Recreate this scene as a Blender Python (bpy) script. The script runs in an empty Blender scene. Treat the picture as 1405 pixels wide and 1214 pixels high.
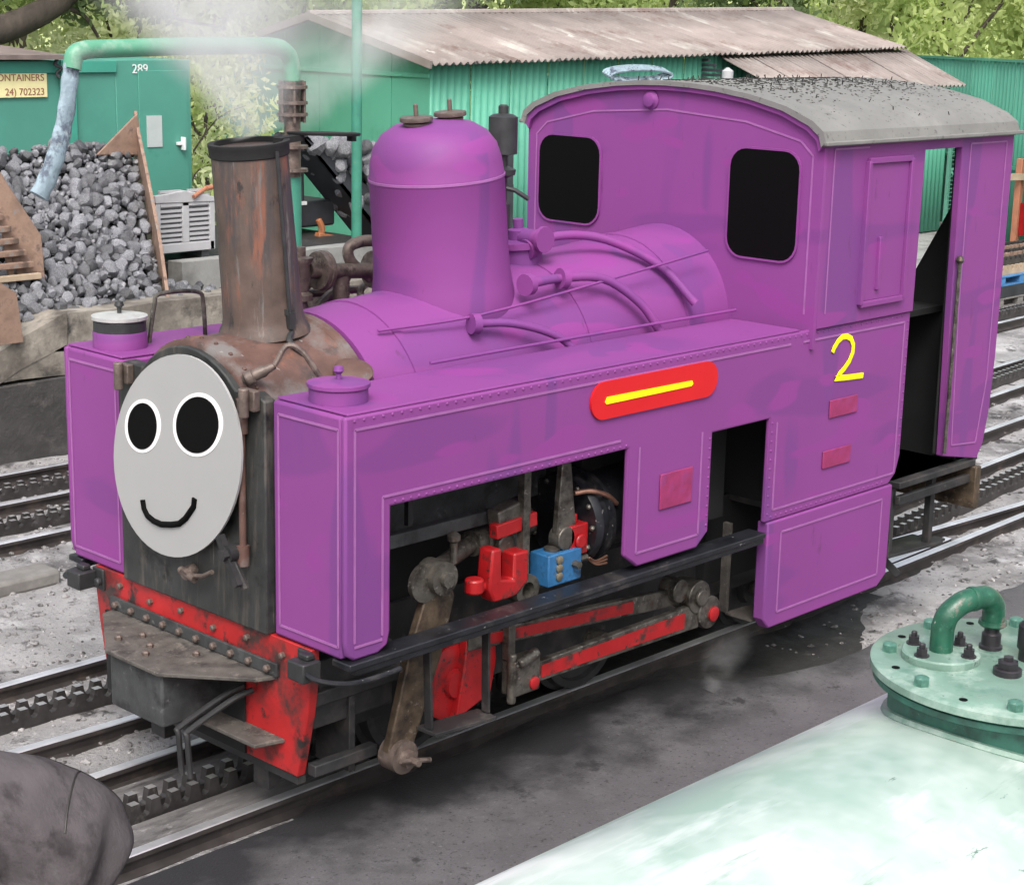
import bpy, bmesh, math, random
from mathutils import Vector, Matrix, noise
random.seed(7)
R = math.radians
scene = bpy.context.scene
C = scene.collection

# ------------------------------------------------------------------ camera
cam_d = bpy.data.cameras.new('camera'); cam = bpy.data.objects.new('camera', cam_d); C.objects.link(cam)
fw = Vector((0.70423388, 0.6703864, -0.23374499)); rt = Vector((0.69318354, -0.72041697, 0.02227037)); up = Vector((0.15346411, 0.17771173, 0.97204285))
CAM = Vector((-5.0575, -6.9769, 3.8672))
m3 = Matrix((rt, up, -fw)).transposed()
cam.matrix_world = Matrix.Translation(CAM) @ m3.to_4x4()
cam_d.sensor_fit = 'HORIZONTAL'; cam_d.sensor_width = 36; cam_d.lens = 36 * 2432.2 / 1405
cam_d.clip_start = 0.05; cam_d.clip_end = 2000
scene.camera = cam

# ------------------------------------------------------------------ sky, sun, exposure
SUN_EL, SUN_AZ = R(52), R(226)      # high hazy sun
world = bpy.data.worlds.new('World'); scene.world = world; world.use_nodes = True
nt = world.node_tree; nt.nodes.clear()
sky = nt.nodes.new('ShaderNodeTexSky'); sky.sky_type = 'NISHITA'; sky.sun_disc = False
sky.sun_elevation = SUN_EL; sky.sun_rotation = SUN_AZ; sky.dust_density = 6; sky.air_density = 1.2; sky.ozone_density = 1
hs = nt.nodes.new('ShaderNodeHueSaturation'); hs.inputs['Saturation'].default_value = 0.42   # overcast: cloud greys the blue
bg = nt.nodes.new('ShaderNodeBackground'); bg.inputs['Strength'].default_value = 0.13
wo = nt.nodes.new('ShaderNodeOutputWorld')
nt.links.new(sky.outputs[0], hs.inputs['Color']); nt.links.new(hs.outputs[0], bg.inputs[0]); nt.links.new(bg.outputs[0], wo.inputs[0])
sd = bpy.data.lights.new('sun', 'SUN'); sd.energy = .85; sd.angle = R(24); sd.color = (1, .97, .92)
so = bpy.data.objects.new('sun', sd); C.objects.link(so)
# nishita rotation: azimuth measured clockwise from +Y
sdir = Vector((math.sin(SUN_AZ) * math.cos(SUN_EL), math.cos(SUN_AZ) * math.cos(SUN_EL), math.sin(SUN_EL)))
so.rotation_euler = sdir.to_track_quat('Z', 'Y').to_euler(); so.location = (0, 0, 30)
scene.view_settings.view_transform = 'Standard'; scene.view_settings.look = 'None'
scene.view_settings.exposure = 0.88; scene.view_settings.gamma = 1
scene.cycles.use_denoising = True
scene.cycles.max_bounces = 8; scene.cycles.volume_bounces = 5; scene.cycles.transparent_max_bounces = 12

# ------------------------------------------------------------------ materials
MATS = {}
def mat(name, base, rough=.6, metal=0., var=.25, scale=6., bump=0., dirt_tint=None, stretch=None, coat=0., bscale=None, world_co=False, streak=None, objvar=0., spec=.5, damt=.5):
    m = bpy.data.materials.new(name); MATS[name] = m; m.use_nodes = True
    n, l = m.node_tree.nodes, m.node_tree.links
    p = n['Principled BSDF']; p.inputs['Roughness'].default_value = rough; p.inputs['Metallic'].default_value = metal
    p.inputs['Specular IOR Level'].default_value = spec
    if coat: p.inputs['Coat Weight'].default_value = coat; p.inputs['Coat Roughness'].default_value = .15
    if world_co: co = n.new('ShaderNodeNewGeometry').outputs['Position']
    else: co = n.new('ShaderNodeTexCoord').outputs['Object']
    mp = n.new('ShaderNodeMapping'); l.new(co, mp.inputs[0])
    if stretch: mp.inputs['Scale'].default_value = stretch
    def noisef(sc, det=5, ro=.6):
        t = n.new('ShaderNodeTexNoise'); t.inputs['Scale'].default_value = sc; t.inputs['Detail'].default_value = det; t.inputs['Roughness'].default_value = ro
        l.new(mp.outputs[0], t.inputs['Vector']); return t
    t = noisef(scale)
    rmp = n.new('ShaderNodeMapRange'); rmp.inputs['From Min'].default_value = .3; rmp.inputs['From Max'].default_value = .7
    l.new(t.outputs['Fac'], rmp.inputs['Value'])
    mx = n.new('ShaderNodeMix'); mx.data_type = 'RGBA'
    c0 = [max(0, c * (1 - var)) for c in base]; c1 = [min(1, c * (1 + var)) for c in base]
    mx.inputs['A'].default_value = (*c0, 1); mx.inputs['B'].default_value = (*c1, 1); l.new(rmp.outputs[0], mx.inputs['Factor'])
    col = mx.outputs['Result']
    def over(col, color, lo, hi, sc, det=6, st=None):
        t2 = n.new('ShaderNodeTexNoise'); t2.inputs['Scale'].default_value = sc; t2.inputs['Detail'].default_value = det; t2.inputs['Roughness'].default_value = .65
        if st:
            mp2 = n.new('ShaderNodeMapping'); mp2.inputs['Scale'].default_value = st; l.new(co, mp2.inputs[0]); l.new(mp2.outputs[0], t2.inputs['Vector'])
        else: l.new(mp.outputs[0], t2.inputs['Vector'])
        r2 = n.new('ShaderNodeMapRange'); r2.inputs['From Min'].default_value = lo; r2.inputs['From Max'].default_value = hi; l.new(t2.outputs['Fac'], r2.inputs['Value'])
        m2 = n.new('ShaderNodeMix'); m2.data_type = 'RGBA'; l.new(r2.outputs[0], m2.inputs['Factor']); l.new(col, m2.inputs['A']); m2.inputs['B'].default_value = (*color, 1)
        return m2.outputs['Result']
    for d in (dirt_tint or []): col = over(col, *d)
    if objvar:
        oi = n.new('ShaderNodeObjectInfo'); mr = n.new('ShaderNodeMapRange'); mr.inputs['To Min'].default_value = 1 - objvar; mr.inputs['To Max'].default_value = 1 + objvar
        l.new(oi.outputs['Random'], mr.inputs['Value'])
        hv = n.new('ShaderNodeHueSaturation'); l.new(mr.outputs[0], hv.inputs['Value']); l.new(col, hv.inputs['Color']); col = hv.outputs[0]
    l.new(col, p.inputs['Base Color'])
    rr = n.new('ShaderNodeMapRange'); rr.inputs['To Min'].default_value = max(0.02, rough - .12); rr.inputs['To Max'].default_value = min(1, rough + .12)
    l.new(t.outputs['Fac'], rr.inputs['Value']); l.new(rr.outputs[0], p.inputs['Roughness'])
    if bump:
        tb = noisef(bscale or scale * 4, 6, .65)
        b = n.new('ShaderNodeBump'); b.inputs['Strength'].default_value = bump; b.inputs['Distance'].default_value = .02
        l.new(tb.outputs['Fac'], b.inputs['Height']); l.new(b.outputs[0], p.inputs['Normal'])
    return m

PUR = (.232, .056, .240)
mat('purple', PUR, .55, var=.03, scale=1.6, world_co=True, spec=.25,
    dirt_tint=[((.195, .052, .222), .56, .60, .8, 1.5, (.7, 1, 3.2)), ((.185, .054, .225), .60, .63, .9, 1.2, (3.2, 3.2, .55)), ((.252, .052, .252), .62, .65, 1.6, 1., (1, 1.2, 3.)), ((.16, .045, .165), .64, .72, 5., 8, (3, 3, .6))])
mat('plate_magenta', (.30, .03, .12), .5, var=.25, scale=14, dirt_tint=[((.22, .045, .20), .5, .7, 8.)])
mat('lining', (.32, .115, .33), .5, var=.12, scale=9)
mat('black_paint', (.014, .015, .019), .36, var=.4, scale=8, bump=.08, bscale=40, dirt_tint=[((.05, .046, .046), .55, .68, 5.), ((.24, .23, .23), .66, .69, 34.)])
mat('grimy_black', (.022, .022, .024), .6, var=.4, scale=6, bump=.15, dirt_tint=[((.07, .06, .055), .5, .75, 4.), ((.11, .10, .095), .62, .8, 9.)])
mat('front_black', (.032, .034, .034), .5, var=.4, scale=5, bump=.1, bscale=30, dirt_tint=[((.085, .075, .066), .5, .66, 4., 8, (4, 4, .5)), ((.010, .010, .010), .56, .68, 4.), ((.15, .13, .115), .64, .70, 9., 8, (5, 5, .4))])
mat('soot', (.012, .012, .013), .85, var=.3)
mat('red_paint', (.42, .018, .02), .4, var=.2, scale=5, dirt_tint=[((.26, .018, .018), .5, .66, 2.), ((.05, .028, .026), .49, .62, 3.0), ((.022, .02, .02), .57, .66, 8.)], bump=.06)
mat('red_clean', (.36, .010, .013), .38, var=.2, scale=8, bump=.04, dirt_tint=[((.06, .025, .024), .54, .68, 7.), ((.03, .022, .02), .6, .68, 18.)])
mat('plate_red', (.62, .008, .013), .5, var=.03)
mat('yellow_paint', (1., .93, .0), .5, var=.02)
mat('rod_steel', (.13, .12, .105), .42, metal=.55, var=.4, scale=16, bump=.1, bscale=50, dirt_tint=[((.04, .034, .03), .48, .62, 9.), ((.30, .28, .26), .62, .68, 26.), ((.10, .06, .04), .6, .7, 14.)])
mat('brown_steel', (.11, .08, .055), .48, metal=.4, var=.4, scale=12, bump=.1, bscale=40, dirt_tint=[((.04, .03, .026), .48, .64, 7.), ((.22, .18, .15), .6, .7, 20.)])
mat('bright_steel', (.5, .5, .5), .28, metal=.9, var=.25, scale=12)
mat('brass', (.42, .36, .25), .35, metal=.8, var=.3, scale=14)
mat('copper', (.52, .28, .2), .35, metal=.85, var=.25, scale=14)
mat('blue_paint', (.03, .14, .32), .4, var=.25, scale=10, bump=.04, dirt_tint=[((.025, .04, .06), .54, .68, 12.)])
mat('rust_smokebox', (.115, .062, .05), .55, var=.35, scale=5, bump=.12, bscale=24, dirt_tint=[((.17, .155, .15), .50, .62, 2.6), ((.045, .036, .035), .54, .66, 4.5), ((.22, .09, .058), .58, .68, 6.), ((.3, .27, .25), .66, .71, 18.)])
mat('rust_chimney', (.10, .068, .056), .58, var=.35, scale=5, bump=.15, bscale=26, dirt_tint=[((.055, .05, .052), .46, .60, 3.0, 8, (2.4, 2.4, .45)), ((.21, .085, .055), .56, .66, 3.4, 8, (3, 3, .5)), ((.15, .135, .13), .58, .66, 5., 8, (4, 4, .4)), ((.03, .026, .026), .6, .68, 7., 8, (2, 2, .8))])
mat('pipe_metal', (.15, .115, .10), .5, metal=.35, var=.4, scale=16, bump=.12, bscale=50, dirt_tint=[((.27, .22, .19), .55, .68, 14.), ((.05, .037, .033), .53, .66, 10.)])
mat('lamp_iron', (.03, .031, .033), .45, var=.3, scale=10, bump=.05)
mat('shelf_grey', (.095, .085, .077), .7, var=.35, scale=9, bump=.3, bscale=40, dirt_tint=[((.04, .036, .034), .5, .64, 6.), ((.17, .15, .13), .58, .68, 14.), ((.26, .24, .22), .67, .71, 36.)])
mat('block_grey', (.05, .053, .055), .6, var=.35, scale=8, bump=.2, bscale=36, dirt_tint=[((.022, .022, .024), .5, .64, 5.), ((.12, .12, .12), .62, .7, 16.)])
mat('roof_grey', (.20, .198, .19), .75, var=.15, scale=3, bump=.06, dirt_tint=[((.165, .162, .155), .5, .7, 2.), ((.09, .088, .085), .62, .72, 14.), ((.06, .06, .06), .60, .70, 30.)])
mat('silver_lid', (.55, .55, .54), .45, metal=.3, var=.15, scale=10, dirt_tint=[((.25, .24, .23), .58, .75, 6.)])
mat('face_grey', (.37, .37, .37), .6, var=.02)
mat('eye_white', (.9, .9, .9), .6, var=.01)
mat('eye_black', (.003, .003, .003), .75, var=0, spec=.1)
mat('glass_dark', (.002, .002, .002), .6, var=0, spec=.1)
mat('rail_steel', (.05, .043, .042), .55, metal=.3, var=.35, scale=6, bump=.08, dirt_tint=[((.12, .09, .075), .55, .75, 5.)])
mat('rail_head', (.85, .84, .87), .45, metal=.85, var=.15, scale=4)
mat('rack_steel', (.055, .05, .05), .5, metal=.35, var=.4, scale=9, bump=.08, dirt_tint=[((.15, .14, .135), .58, .75, 14.)])
mat('tooth_top', (.55, .54, .55), .35, metal=.75, var=.25, scale=14)
mat('sleeper', (.2, .19, .18), .85, var=.3, scale=5, bump=.3)
mat('ground_dust', (.31, .30, .303), .75, var=.3, scale=1.1, bump=1., bscale=30, world_co=True,
    dirt_tint=[((.12, .113, .115), .50, .62, .8), ((.50, .49, .50), .53, .68, 1.7), ((.05, .046, .047), .57, .66, 4.), ((.46, .45, .455), .60, .70, 11.), ((.06, .055, .056), .62, .68, 28.)])
mat('apron_tarmac', (.105, .10, .106), .6, var=.15, scale=3, bump=.35, bscale=70, world_co=True,
    dirt_tint=[((.085, .08, .086), .50, .66, .9), ((.13, .124, .13), .56, .72, 2.6), ((.04, .038, .041), .61, .66, 3.2), ((.17, .165, .17), .60, .70, 38.), ((.035, .033, .035), .58, .66, 46.), ((.26, .25, .255), .71, .74, 20.)])
mat('grimy_shade_ground', (.035, .033, .033), .6, var=.4, scale=3, bump=.5, bscale=25, world_co=True, dirt_tint=[((.015, .015, .016), .5, .65, 1.5), ((.09, .085, .085), .62, .75, 6.)])
mat('grass_hill', (.30, .36, .15), .9, var=.35, scale=.18, world_co=True, dirt_tint=[((.45, .48, .26), .5, .7, .5)])
mat('plank_grey', (.15, .143, .142), .7, var=.35, scale=5, bump=.4, bscale=24, stretch=(.6, 6, 6), world_co=True, dirt_tint=[((.05, .047, .047), .5, .62, 2., 8, (1, 3, 3)), ((.27, .26, .26), .6, .68, 9., 8, (1, 2, 2))])
mat('concrete', (.26, .235, .20), .85, var=.3, scale=2.5, bump=.8, bscale=14, dirt_tint=[((.12, .105, .09), .48, .62, 1.6), ((.045, .042, .04), .55, .68, 2.2), ((.40, .37, .31), .62, .75, 5.)])
mat('concrete_grey', (.30, .30, .29), .85, var=.2, scale=2.5, bump=.3, dirt_tint=[((.17, .165, .16), .5, .72, 2.2)])
mat('concrete_stain', (.05, .047, .047), .85, var=.4, scale=2.5, bump=.8, bscale=12, dirt_tint=[((.20, .17, .14), .57, .66, 1.3), ((.11, .10, .095), .55, .72, 4.)])
mat('coal', (.125, .128, .145), .42, var=.5, scale=14, bump=.5, bscale=30, objvar=.6, spec=.9, dirt_tint=[((.32, .32, .34), .46, .70, 9.), ((.03, .03, .033), .58, .7, 5.)])
mat('coal_base', (.012, .012, .013), .8, var=.4)
mat('rust_plate', (.27, .175, .13), .75, var=.35, scale=6, bump=.25, dirt_tint=[((.42, .30, .23), .55, .68, 3.), ((.11, .075, .06), .53, .66, 6.), ((.2, .2, .2), .62, .7, 9.)])
mat('container_green', (.075, .275, .215), .5, var=.07, scale=1.2, world_co=True, dirt_tint=[((.08, .32, .25), .52, .75, .8), ((.04, .21, .16), .6, .8, 2.)])
mat('container_trim', (.05, .30, .225), .5, var=.1, scale=2)
mat('container_roof', (.19, .15, .14), .7, var=.3, scale=3)
mat('shed_green', (.10, .36, .255), .55, var=.1, scale=.9, world_co=True, objvar=.07, dirt_tint=[((.10, .40, .28), .55, .75, .7), ((.05, .22, .15), .6, .8, 1.4)])
mat('shed_dark', (.02, .12, .09), .7, var=.3)
mat('fibre_roof', (.27, .23, .215), .85, var=.2, scale=1.6, world_co=True, objvar=.12, bump=.15, dirt_tint=[((.42, .40, .37), .55, .7, 1.4, 6, (1.6, .5, .5)), ((.16, .105, .09), .55, .72, 1.1), ((.55, .53, .50), .66, .74, 3.2, 6, (1.8, .5, .5))])
mat('post_green', (.05, .24, .17), .55, var=.2, scale=4, dirt_tint=[((.36, .36, .18), .6, .7, 3.5), ((.42, .36, .30), .68, .75, 5.)])
mat('crane_green', (.11, .34, .22), .45, var=.15, scale=4, dirt_tint=[((.5, .55, .5), .55, .8, 3.), ((.25, .16, .13), .62, .72, 4.)])
mat('hose_cloth', (.28, .37, .43), .6, var=.25, scale=7, bump=.8, bscale=14, dirt_tint=[((.10, .125, .17), .50, .60, 8., 4, (1, 1, .7)), ((.50, .58, .60), .57, .68, 6.)])
mat('plastic_grey', (.44, .44, .46), .6, var=.08, scale=4, dirt_tint=[((.33, .33, .35), .55, .75, 3.)])
mat('grille_dark', (.16, .16, .17), .7, var=.2)
mat('sign_yellow', (.85, .78, .42), .5, var=.05)
mat('sign_ink', (.30, .12, .08), .6, var=.1)
mat('white_paint', (.72, .74, .74), .5, var=.06)
mat('paper_pale', (.45, .50, .50), .6, var=.06)
mat('orange_paint', (.36, .13, .05), .55, var=.3, scale=6, dirt_tint=[((.14, .07, .05), .52, .72, 6.)])
mat('machine_dark', (.035, .038, .045), .5, var=.35, scale=4)
mat('machine_green', (.06, .25, .12), .5, var=.2, scale=4)
mat('bark', (.075, .06, .05), .9, var=.35, scale=8, bump=.5, stretch=(1, 1, .3))
for nme, c in (('leaf_light', (.42, .49, .20)), ('leaf_mid', (.32, .40, .15)), ('leaf_dark', (.13, .18, .08)), ('leaf_pale', (.56, .60, .36))):
    m = mat(nme, c, .55, var=.35, scale=.7, world_co=True, spec=.3)
    n, l = m.node_tree.nodes, m.node_tree.links; p = n['Principled BSDF']
    tr = n.new('ShaderNodeBsdfTranslucent'); tr.inputs[0].default_value = (*[min(1, x * 1.6) for x in c], 1)
    ms = n.new('ShaderNodeMixShader'); ms.inputs[0].default_value = .45
    l.new(p.outputs[0], ms.inputs[1]); l.new(tr.outputs[0], ms.inputs[2]); l.new(ms.outputs[0], n['Material Output'].inputs[0])
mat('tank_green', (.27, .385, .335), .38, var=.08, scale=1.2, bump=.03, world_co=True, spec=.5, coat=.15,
    dirt_tint=[((.68, .72, .705), .42, .60, .7), ((.76, .79, .78), .53, .68, 4., 6, (.25, 1, 1)), ((.24, .335, .295), .58, .72, 1.1, 6, (.4, 1, 1)), ((.12, .19, .16), .68, .71, 24., 6, (.3, 1, 1)), ((.2, .28, .24), .62, .70, 12., 8, (.12, 1, 1))])  # white patches put sky glare into the colour; darker streaks are worn paint
mat('tank_cover', (.165, .27, .22), .4, var=.2, scale=9, bump=.1, bscale=60, coat=.3, dirt_tint=[((.36, .45, .40), .50, .66, 8.), ((.10, .21, .16), .56, .68, 14.), ((.06, .10, .085), .64, .69, 45.), ((.3, .27, .22), .67, .72, 22.)])
mat('tank_dark', (.03, .12, .09), .45, var=.35, scale=20, dirt_tint=[((.35, .4, .37), .64, .7, 30.), ((.02, .05, .04), .52, .66, 9.)])
mat('elbow_green', (.012, .085, .05), .4, var=.3, scale=30, bump=.12, coat=.2, dirt_tint=[((.16, .14, .12), .56, .62, 14.), ((.04, .16, .10), .58, .7, 50.), ((.3, .3, .28), .66, .7, 60.)])
mat('nut_dark', (.036, .032, .038), .4, metal=.3, var=.4, scale=18)
mat('nut_green', (.07, .18, .14), .45, var=.4, scale=60, dirt_tint=[((.3, .36, .32), .58, .68, 80.)])
mat('overall', (.085, .075, .08), .85, var=.15, scale=7, bump=.45, bscale=11, stretch=(2.2, .8, 1.4), spec=.2, dirt_tint=[((.04, .034, .037), .5, .66, 4.), ((.10, .092, .095), .6, .7, 9.)])
mat('skin', (.42, .24, .18), .5, var=.1)
mat('hair', (.05, .035, .025), .7, var=.3, scale=30)
mat('boot', (.02, .018, .017), .5, var=.3)
mat('wood_red', (.42, .17, .10), .7, var=.2, scale=4)
mat('wood_pale', (.40, .31, .22), .8, var=.2, scale=4)
mat('pallet_blue', (.06, .20, .42), .7, var=.25, scale=5)
mat('debris', (.03, .029, .027), .85, var=.4)
mat('pebble', (.24, .23, .232), .85, var=.65, scale=9, world_co=True, dirt_tint=[((.05, .047, .048), .52, .6, 14.), ((.5, .49, .49), .6, .66, 17.)])
mat('mesh_green', (.12, .33, .25), .6, var=.1)

# ------------------------------------------------------------------ mesh builder
class MB:
    def __init__(s): s.v = []; s.f = []; s.mi = []; s.cur = 0
    def add(s, vs, fs):
        b = len(s.v); s.v += [Vector(v) for v in vs]; s.f += [tuple(i + b for i in f) for f in fs]; s.mi += [s.cur] * len(fs); return s
    def box(s, a, b):
        x0, y0, z0 = a; x1, y1, z1 = b
        return s.add([(x0, y0, z0), (x1, y0, z0), (x1, y1, z0), (x0, y1, z0), (x0, y0, z1), (x1, y0, z1), (x1, y1, z1), (x0, y1, z1)],
                     [(0, 3, 2, 1), (4, 5, 6, 7), (0, 1, 5, 4), (1, 2, 6, 5), (2, 3, 7, 6), (3, 0, 4, 7)])
    def obox(s, c, ax, ay, az):      # centre and three half-vectors
        c = Vector(c); ax, ay, az = Vector(ax), Vector(ay), Vector(az)
        return s.add([c + i * ax + j * ay + k * az for k in (-1, 1) for j, i in ((-1, -1), (-1, 1), (1, 1), (1, -1))],
                     [(0, 3, 2, 1), (4, 5, 6, 7), (0, 1, 5, 4), (1, 2, 6, 5), (2, 3, 7, 6), (3, 0, 4, 7)])
    def bar(s, p, q, w, h, upv=(0, 0, 1)):   # rectangular bar between two points
        p, q = Vector(p), Vector(q); d = (q - p); L = d.length; d.normalize(); u = Vector(upv); sd_ = d.cross(u)
        if sd_.length < 1e-4: sd_ = d.cross(Vector((0, 1, 0)))
        sd_.normalize(); u = sd_.cross(d)
        return s.obox((p + q) / 2, d * L / 2, sd_ * w / 2, u * h / 2)
    def prism(s, poly, axis, a, b):  # polygon in the two other axes, extruded from a to b
        n = len(poly); vs = []
        for t in (a, b):
            for (p, q) in poly: vs.append({'x': (t, p, q), 'y': (p, t, q), 'z': (p, q, t)}[axis])
        fs = [tuple(range(n)), tuple(range(2 * n - 1, n - 1, -1))] + [(i, n + i, n + (i + 1) % n, (i + 1) % n) for i in range(n)]
        return s.add(vs, fs)
    def tube(s, pts, r, seg=10, cap=True, flat=None):
        pts = [Vector(p) for p in pts]; n = len(pts); rs = r if isinstance(r, (list, tuple)) else [r] * n
        t0 = (pts[1] - pts[0]).normalized(); ref = Vector((0, 0, 1)) if abs(t0.z) < .9 else Vector((1, 0, 0))
        u = t0.cross(ref).normalized(); vs = []; prev = t0
        for i, p in enumerate(pts):
            t = ((pts[min(i + 1, n - 1)] - pts[max(i - 1, 0)])).normalized()
            q = prev.rotation_difference(t); u = q @ u; u = (u - t * u.dot(t)).normalized(); w = t.cross(u); prev = t
            for k in range(seg):
                a = 2 * math.pi * k / seg; vs.append(p + (u * math.cos(a) + w * math.sin(a)) * rs[i])
        fs = [(i * seg + k, i * seg + (k + 1) % seg, (i + 1) * seg + (k + 1) % seg, (i + 1) * seg + k) for i in range(n - 1) for k in range(seg)]
        if cap: fs += [tuple(range(seg - 1, -1, -1)), tuple((n - 1) * seg + k for k in range(seg))]
        return s.add(vs, fs)
    def lathe(s, base, axis, prof, seg=28):   # prof: (radius, distance along axis)
        base = Vector(base); axis = Vector(axis).normalized(); ref = Vector((0, 0, 1)) if abs(axis.z) < .9 else Vector((1, 0, 0))
        u = axis.cross(ref).normalized(); w = axis.cross(u); vs = []; n = len(prof)
        for (r, h) in prof:
            for k in range(seg):
                a = 2 * math.pi * k / seg; vs.append(base + axis * h + (u * math.cos(a) + w * math.sin(a)) * max(r, 1e-4))
        fs = [(i * seg + k, i * seg + (k + 1) % seg, (i + 1) * seg + (k + 1) % seg, (i + 1) * seg + k) for i in range(n - 1) for k in range(seg)]
        fs += [tuple(range(seg - 1, -1, -1)), tuple((n - 1) * seg + k for k in range(seg))]
        return s.add(vs, fs)
    def cyl(s, p, q, r, seg=16):
        p, q = Vector(p), Vector(q); return s.lathe(p, q - p, [(r, 0), (r, (q - p).length)], seg)
    def nut(s, p, axis, r, h, seg=6): p = Vector(p); return s.cyl(p, p + Vector(axis).normalized() * h, r, seg)

WL = {}    # world location of every object (nothing is rotated while it is being built)
def obj(name, mb, m, parent=None, bevel=0., smooth=40, origin=None, recalc=True):
    if origin is None:
        lo = Vector((min(v[i] for v in mb.v) for i in range(3))); hi = Vector((max(v[i] for v in mb.v) for i in range(3)))
        origin = Vector(((lo.x + hi.x) / 2, (lo.y + hi.y) / 2, lo.z))
    origin = Vector(origin)
    me = bpy.data.meshes.new(name); me.from_pydata([v - origin for v in mb.v], [], mb.f)
    ms = m if isinstance(m, (list, tuple)) else [m]
    for k in ms: me.materials.append(MATS[k])
    if len(ms) > 1: me.polygons.foreach_set('material_index', mb.mi)
    if recalc:
        bm = bmesh.new(); bm.from_mesh(me); bmesh.ops.recalc_face_normals(bm, faces=bm.faces); bm.to_mesh(me); bm.free()
    if smooth:
        me.polygons.foreach_set('use_smooth', [True] * len(me.polygons)); me.set_sharp_from_angle(angle=R(smooth))
    me.update()
    o = bpy.data.objects.new(name, me); C.objects.link(o)
    pl = WL[parent] if parent else Vector((0, 0, 0))
    if parent: o.parent = parent
    o.location = origin - pl; WL[o] = origin
    if bevel:
        b = o.modifiers.new('bevel', 'BEVEL'); b.width = bevel; b.segments = 2; b.limit_method = 'ANGLE'; b.angle_limit = R(50); b.harden_normals = False
    return o
def tag(o, label, cat, group=None):
    o['label'] = label; o['category'] = cat
    if group: o['group'] = group
    return o
def thing(name, label, cat, loc, group=None):
    o = bpy.data.objects.new(name, None); C.objects.link(o); o.location = loc; o.empty_display_size = .2; WL[o] = Vector(loc)
    return tag(o, label, cat, group)
def kind(o, k): o['kind'] = k; return o
def link_copy(src_mesh, name, parent, loc, rot=None, sc=None):
    o = bpy.data.objects.new(name, src_mesh); C.objects.link(o)
    if parent: o.parent = parent; o.location = Vector(loc) - WL[parent]
    else: o.location = loc
    if rot: o.rotation_euler = rot
    if sc: o.scale = sc if isinstance(sc, (tuple, list)) else (sc, sc, sc)
    WL[o] = Vector(loc); return o
def arc(cx, cz, r, a0, a1, n): return [(cx + r * math.cos(R(a0 + (a1 - a0) * i / n)), cz + r * math.sin(R(a0 + (a1 - a0) * i / n))) for i in range(n + 1)]
def smoothpts(pts, n=6):   # catmull-rom
    P_ = [Vector(p) for p in pts]; P_ = [2 * P_[0] - P_[1]] + P_ + [2 * P_[-1] - P_[-2]]; out = []
    for i in range(1, len(P_) - 2):
        a, b, c, d = P_[i - 1:i + 3]
        for k in range(n):
            t = k / n; out.append(.5 * ((2 * b) + (-a + c) * t + (2 * a - 5 * b + 4 * c - d) * t * t + (-a + 3 * b - 3 * c + d) * t ** 3))
    return out + [P_[-2]]
GZ = -.10     # general ground level (rail tops are z = 0)

# ------------------------------------------------------------------ ground
def grid(x0, x1, y0, y1, nx, ny, fz):
    m = MB(); vs = [(x0 + (x1 - x0) * i / nx, y0 + (y1 - y0) * j / ny) for j in range(ny + 1) for i in range(nx + 1)]
    return m.add([(x, y, fz(x, y)) for x, y in vs], [(j * (nx + 1) + i, j * (nx + 1) + i + 1, (j + 1) * (nx + 1) + i + 1, (j + 1) * (nx + 1) + i) for j in range(ny) for i in range(nx)])
g = MB(); g.add([(-120, -120, GZ - .03), (200, -120, GZ - .03), (200, 200, GZ - .03), (-120, 200, GZ - .03)], [(0, 1, 2, 3)])
kind(obj('ground', g, 'ground_dust', smooth=0, recalc=False), 'structure')
def yard(x, y): return GZ + .018 * noise.noise((x * 1.3, y * 1.3, 0)) + .012 * noise.noise((x * 5, y * 5, 3)) + .006 * noise.noise((x * 13, y * 13, 7))
kind(obj('yard_surface', grid(-4, 16, -1.35, 7.2, 230, 110, yard), 'ground_dust', smooth=180, recalc=False), 'structure')
def apz(x, y): return -.055 + .008 * noise.noise((x * .9, y * .9, 1)) + .003 * noise.noise((x * 4, y * 4, 1))
ap = MB()
ae = [(2.9, -.58), (3.1, -.70), (3.3, -.92), (3.6, -1.06)] + [(4.0 + .1 * k, -1.16 - .04 * min(1, k / 30)) for k in range(100)]
ae = [(x, y + .035 * noise.noise((x * 3, 0, 9)) + .02 * noise.noise((x * 11, 0, 2))) for x, y in ae]
ap.prism([(-9, -9), (14, -9)] + ae[::-1] + [(-9, -.56)], 'z', GZ - .02, -.055)
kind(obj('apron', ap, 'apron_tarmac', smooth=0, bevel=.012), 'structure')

def oil_shade_near(x): return -.60 - .55 * max(0, min(1, (x - 2.3) / .6)) * max(0, min(1, (5.3 - x) / .9)) + .10 * noise.noise((x * 2.5, 1, 0)) + .05 * noise.noise((x * 9, 4, 0))
def oil_shade_far(x): return .62 + .10 * noise.noise((x * 3, 7, 0)) + .05 * noise.noise((x * 9, 9, 0))
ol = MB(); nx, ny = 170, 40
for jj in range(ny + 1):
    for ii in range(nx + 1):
        x = .2 + 5.3 * ii / nx; y = oil_shade_near(x) + (oil_shade_far(x) - oil_shade_near(x)) * jj / ny; ol.v.append(Vector((x, y, yard(x, y) + .006 + .006 * noise.noise((x * 9, y * 9, 1)))))
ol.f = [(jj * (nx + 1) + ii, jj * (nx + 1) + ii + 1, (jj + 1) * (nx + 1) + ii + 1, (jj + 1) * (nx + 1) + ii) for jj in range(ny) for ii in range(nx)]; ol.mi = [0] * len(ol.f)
kind(obj('oily_shaded_trackbed', ol, 'grimy_shade_ground', smooth=180, recalc=False), 'structure')  # dark sheet: oily ground with the shade below engine and cab painted in
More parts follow.
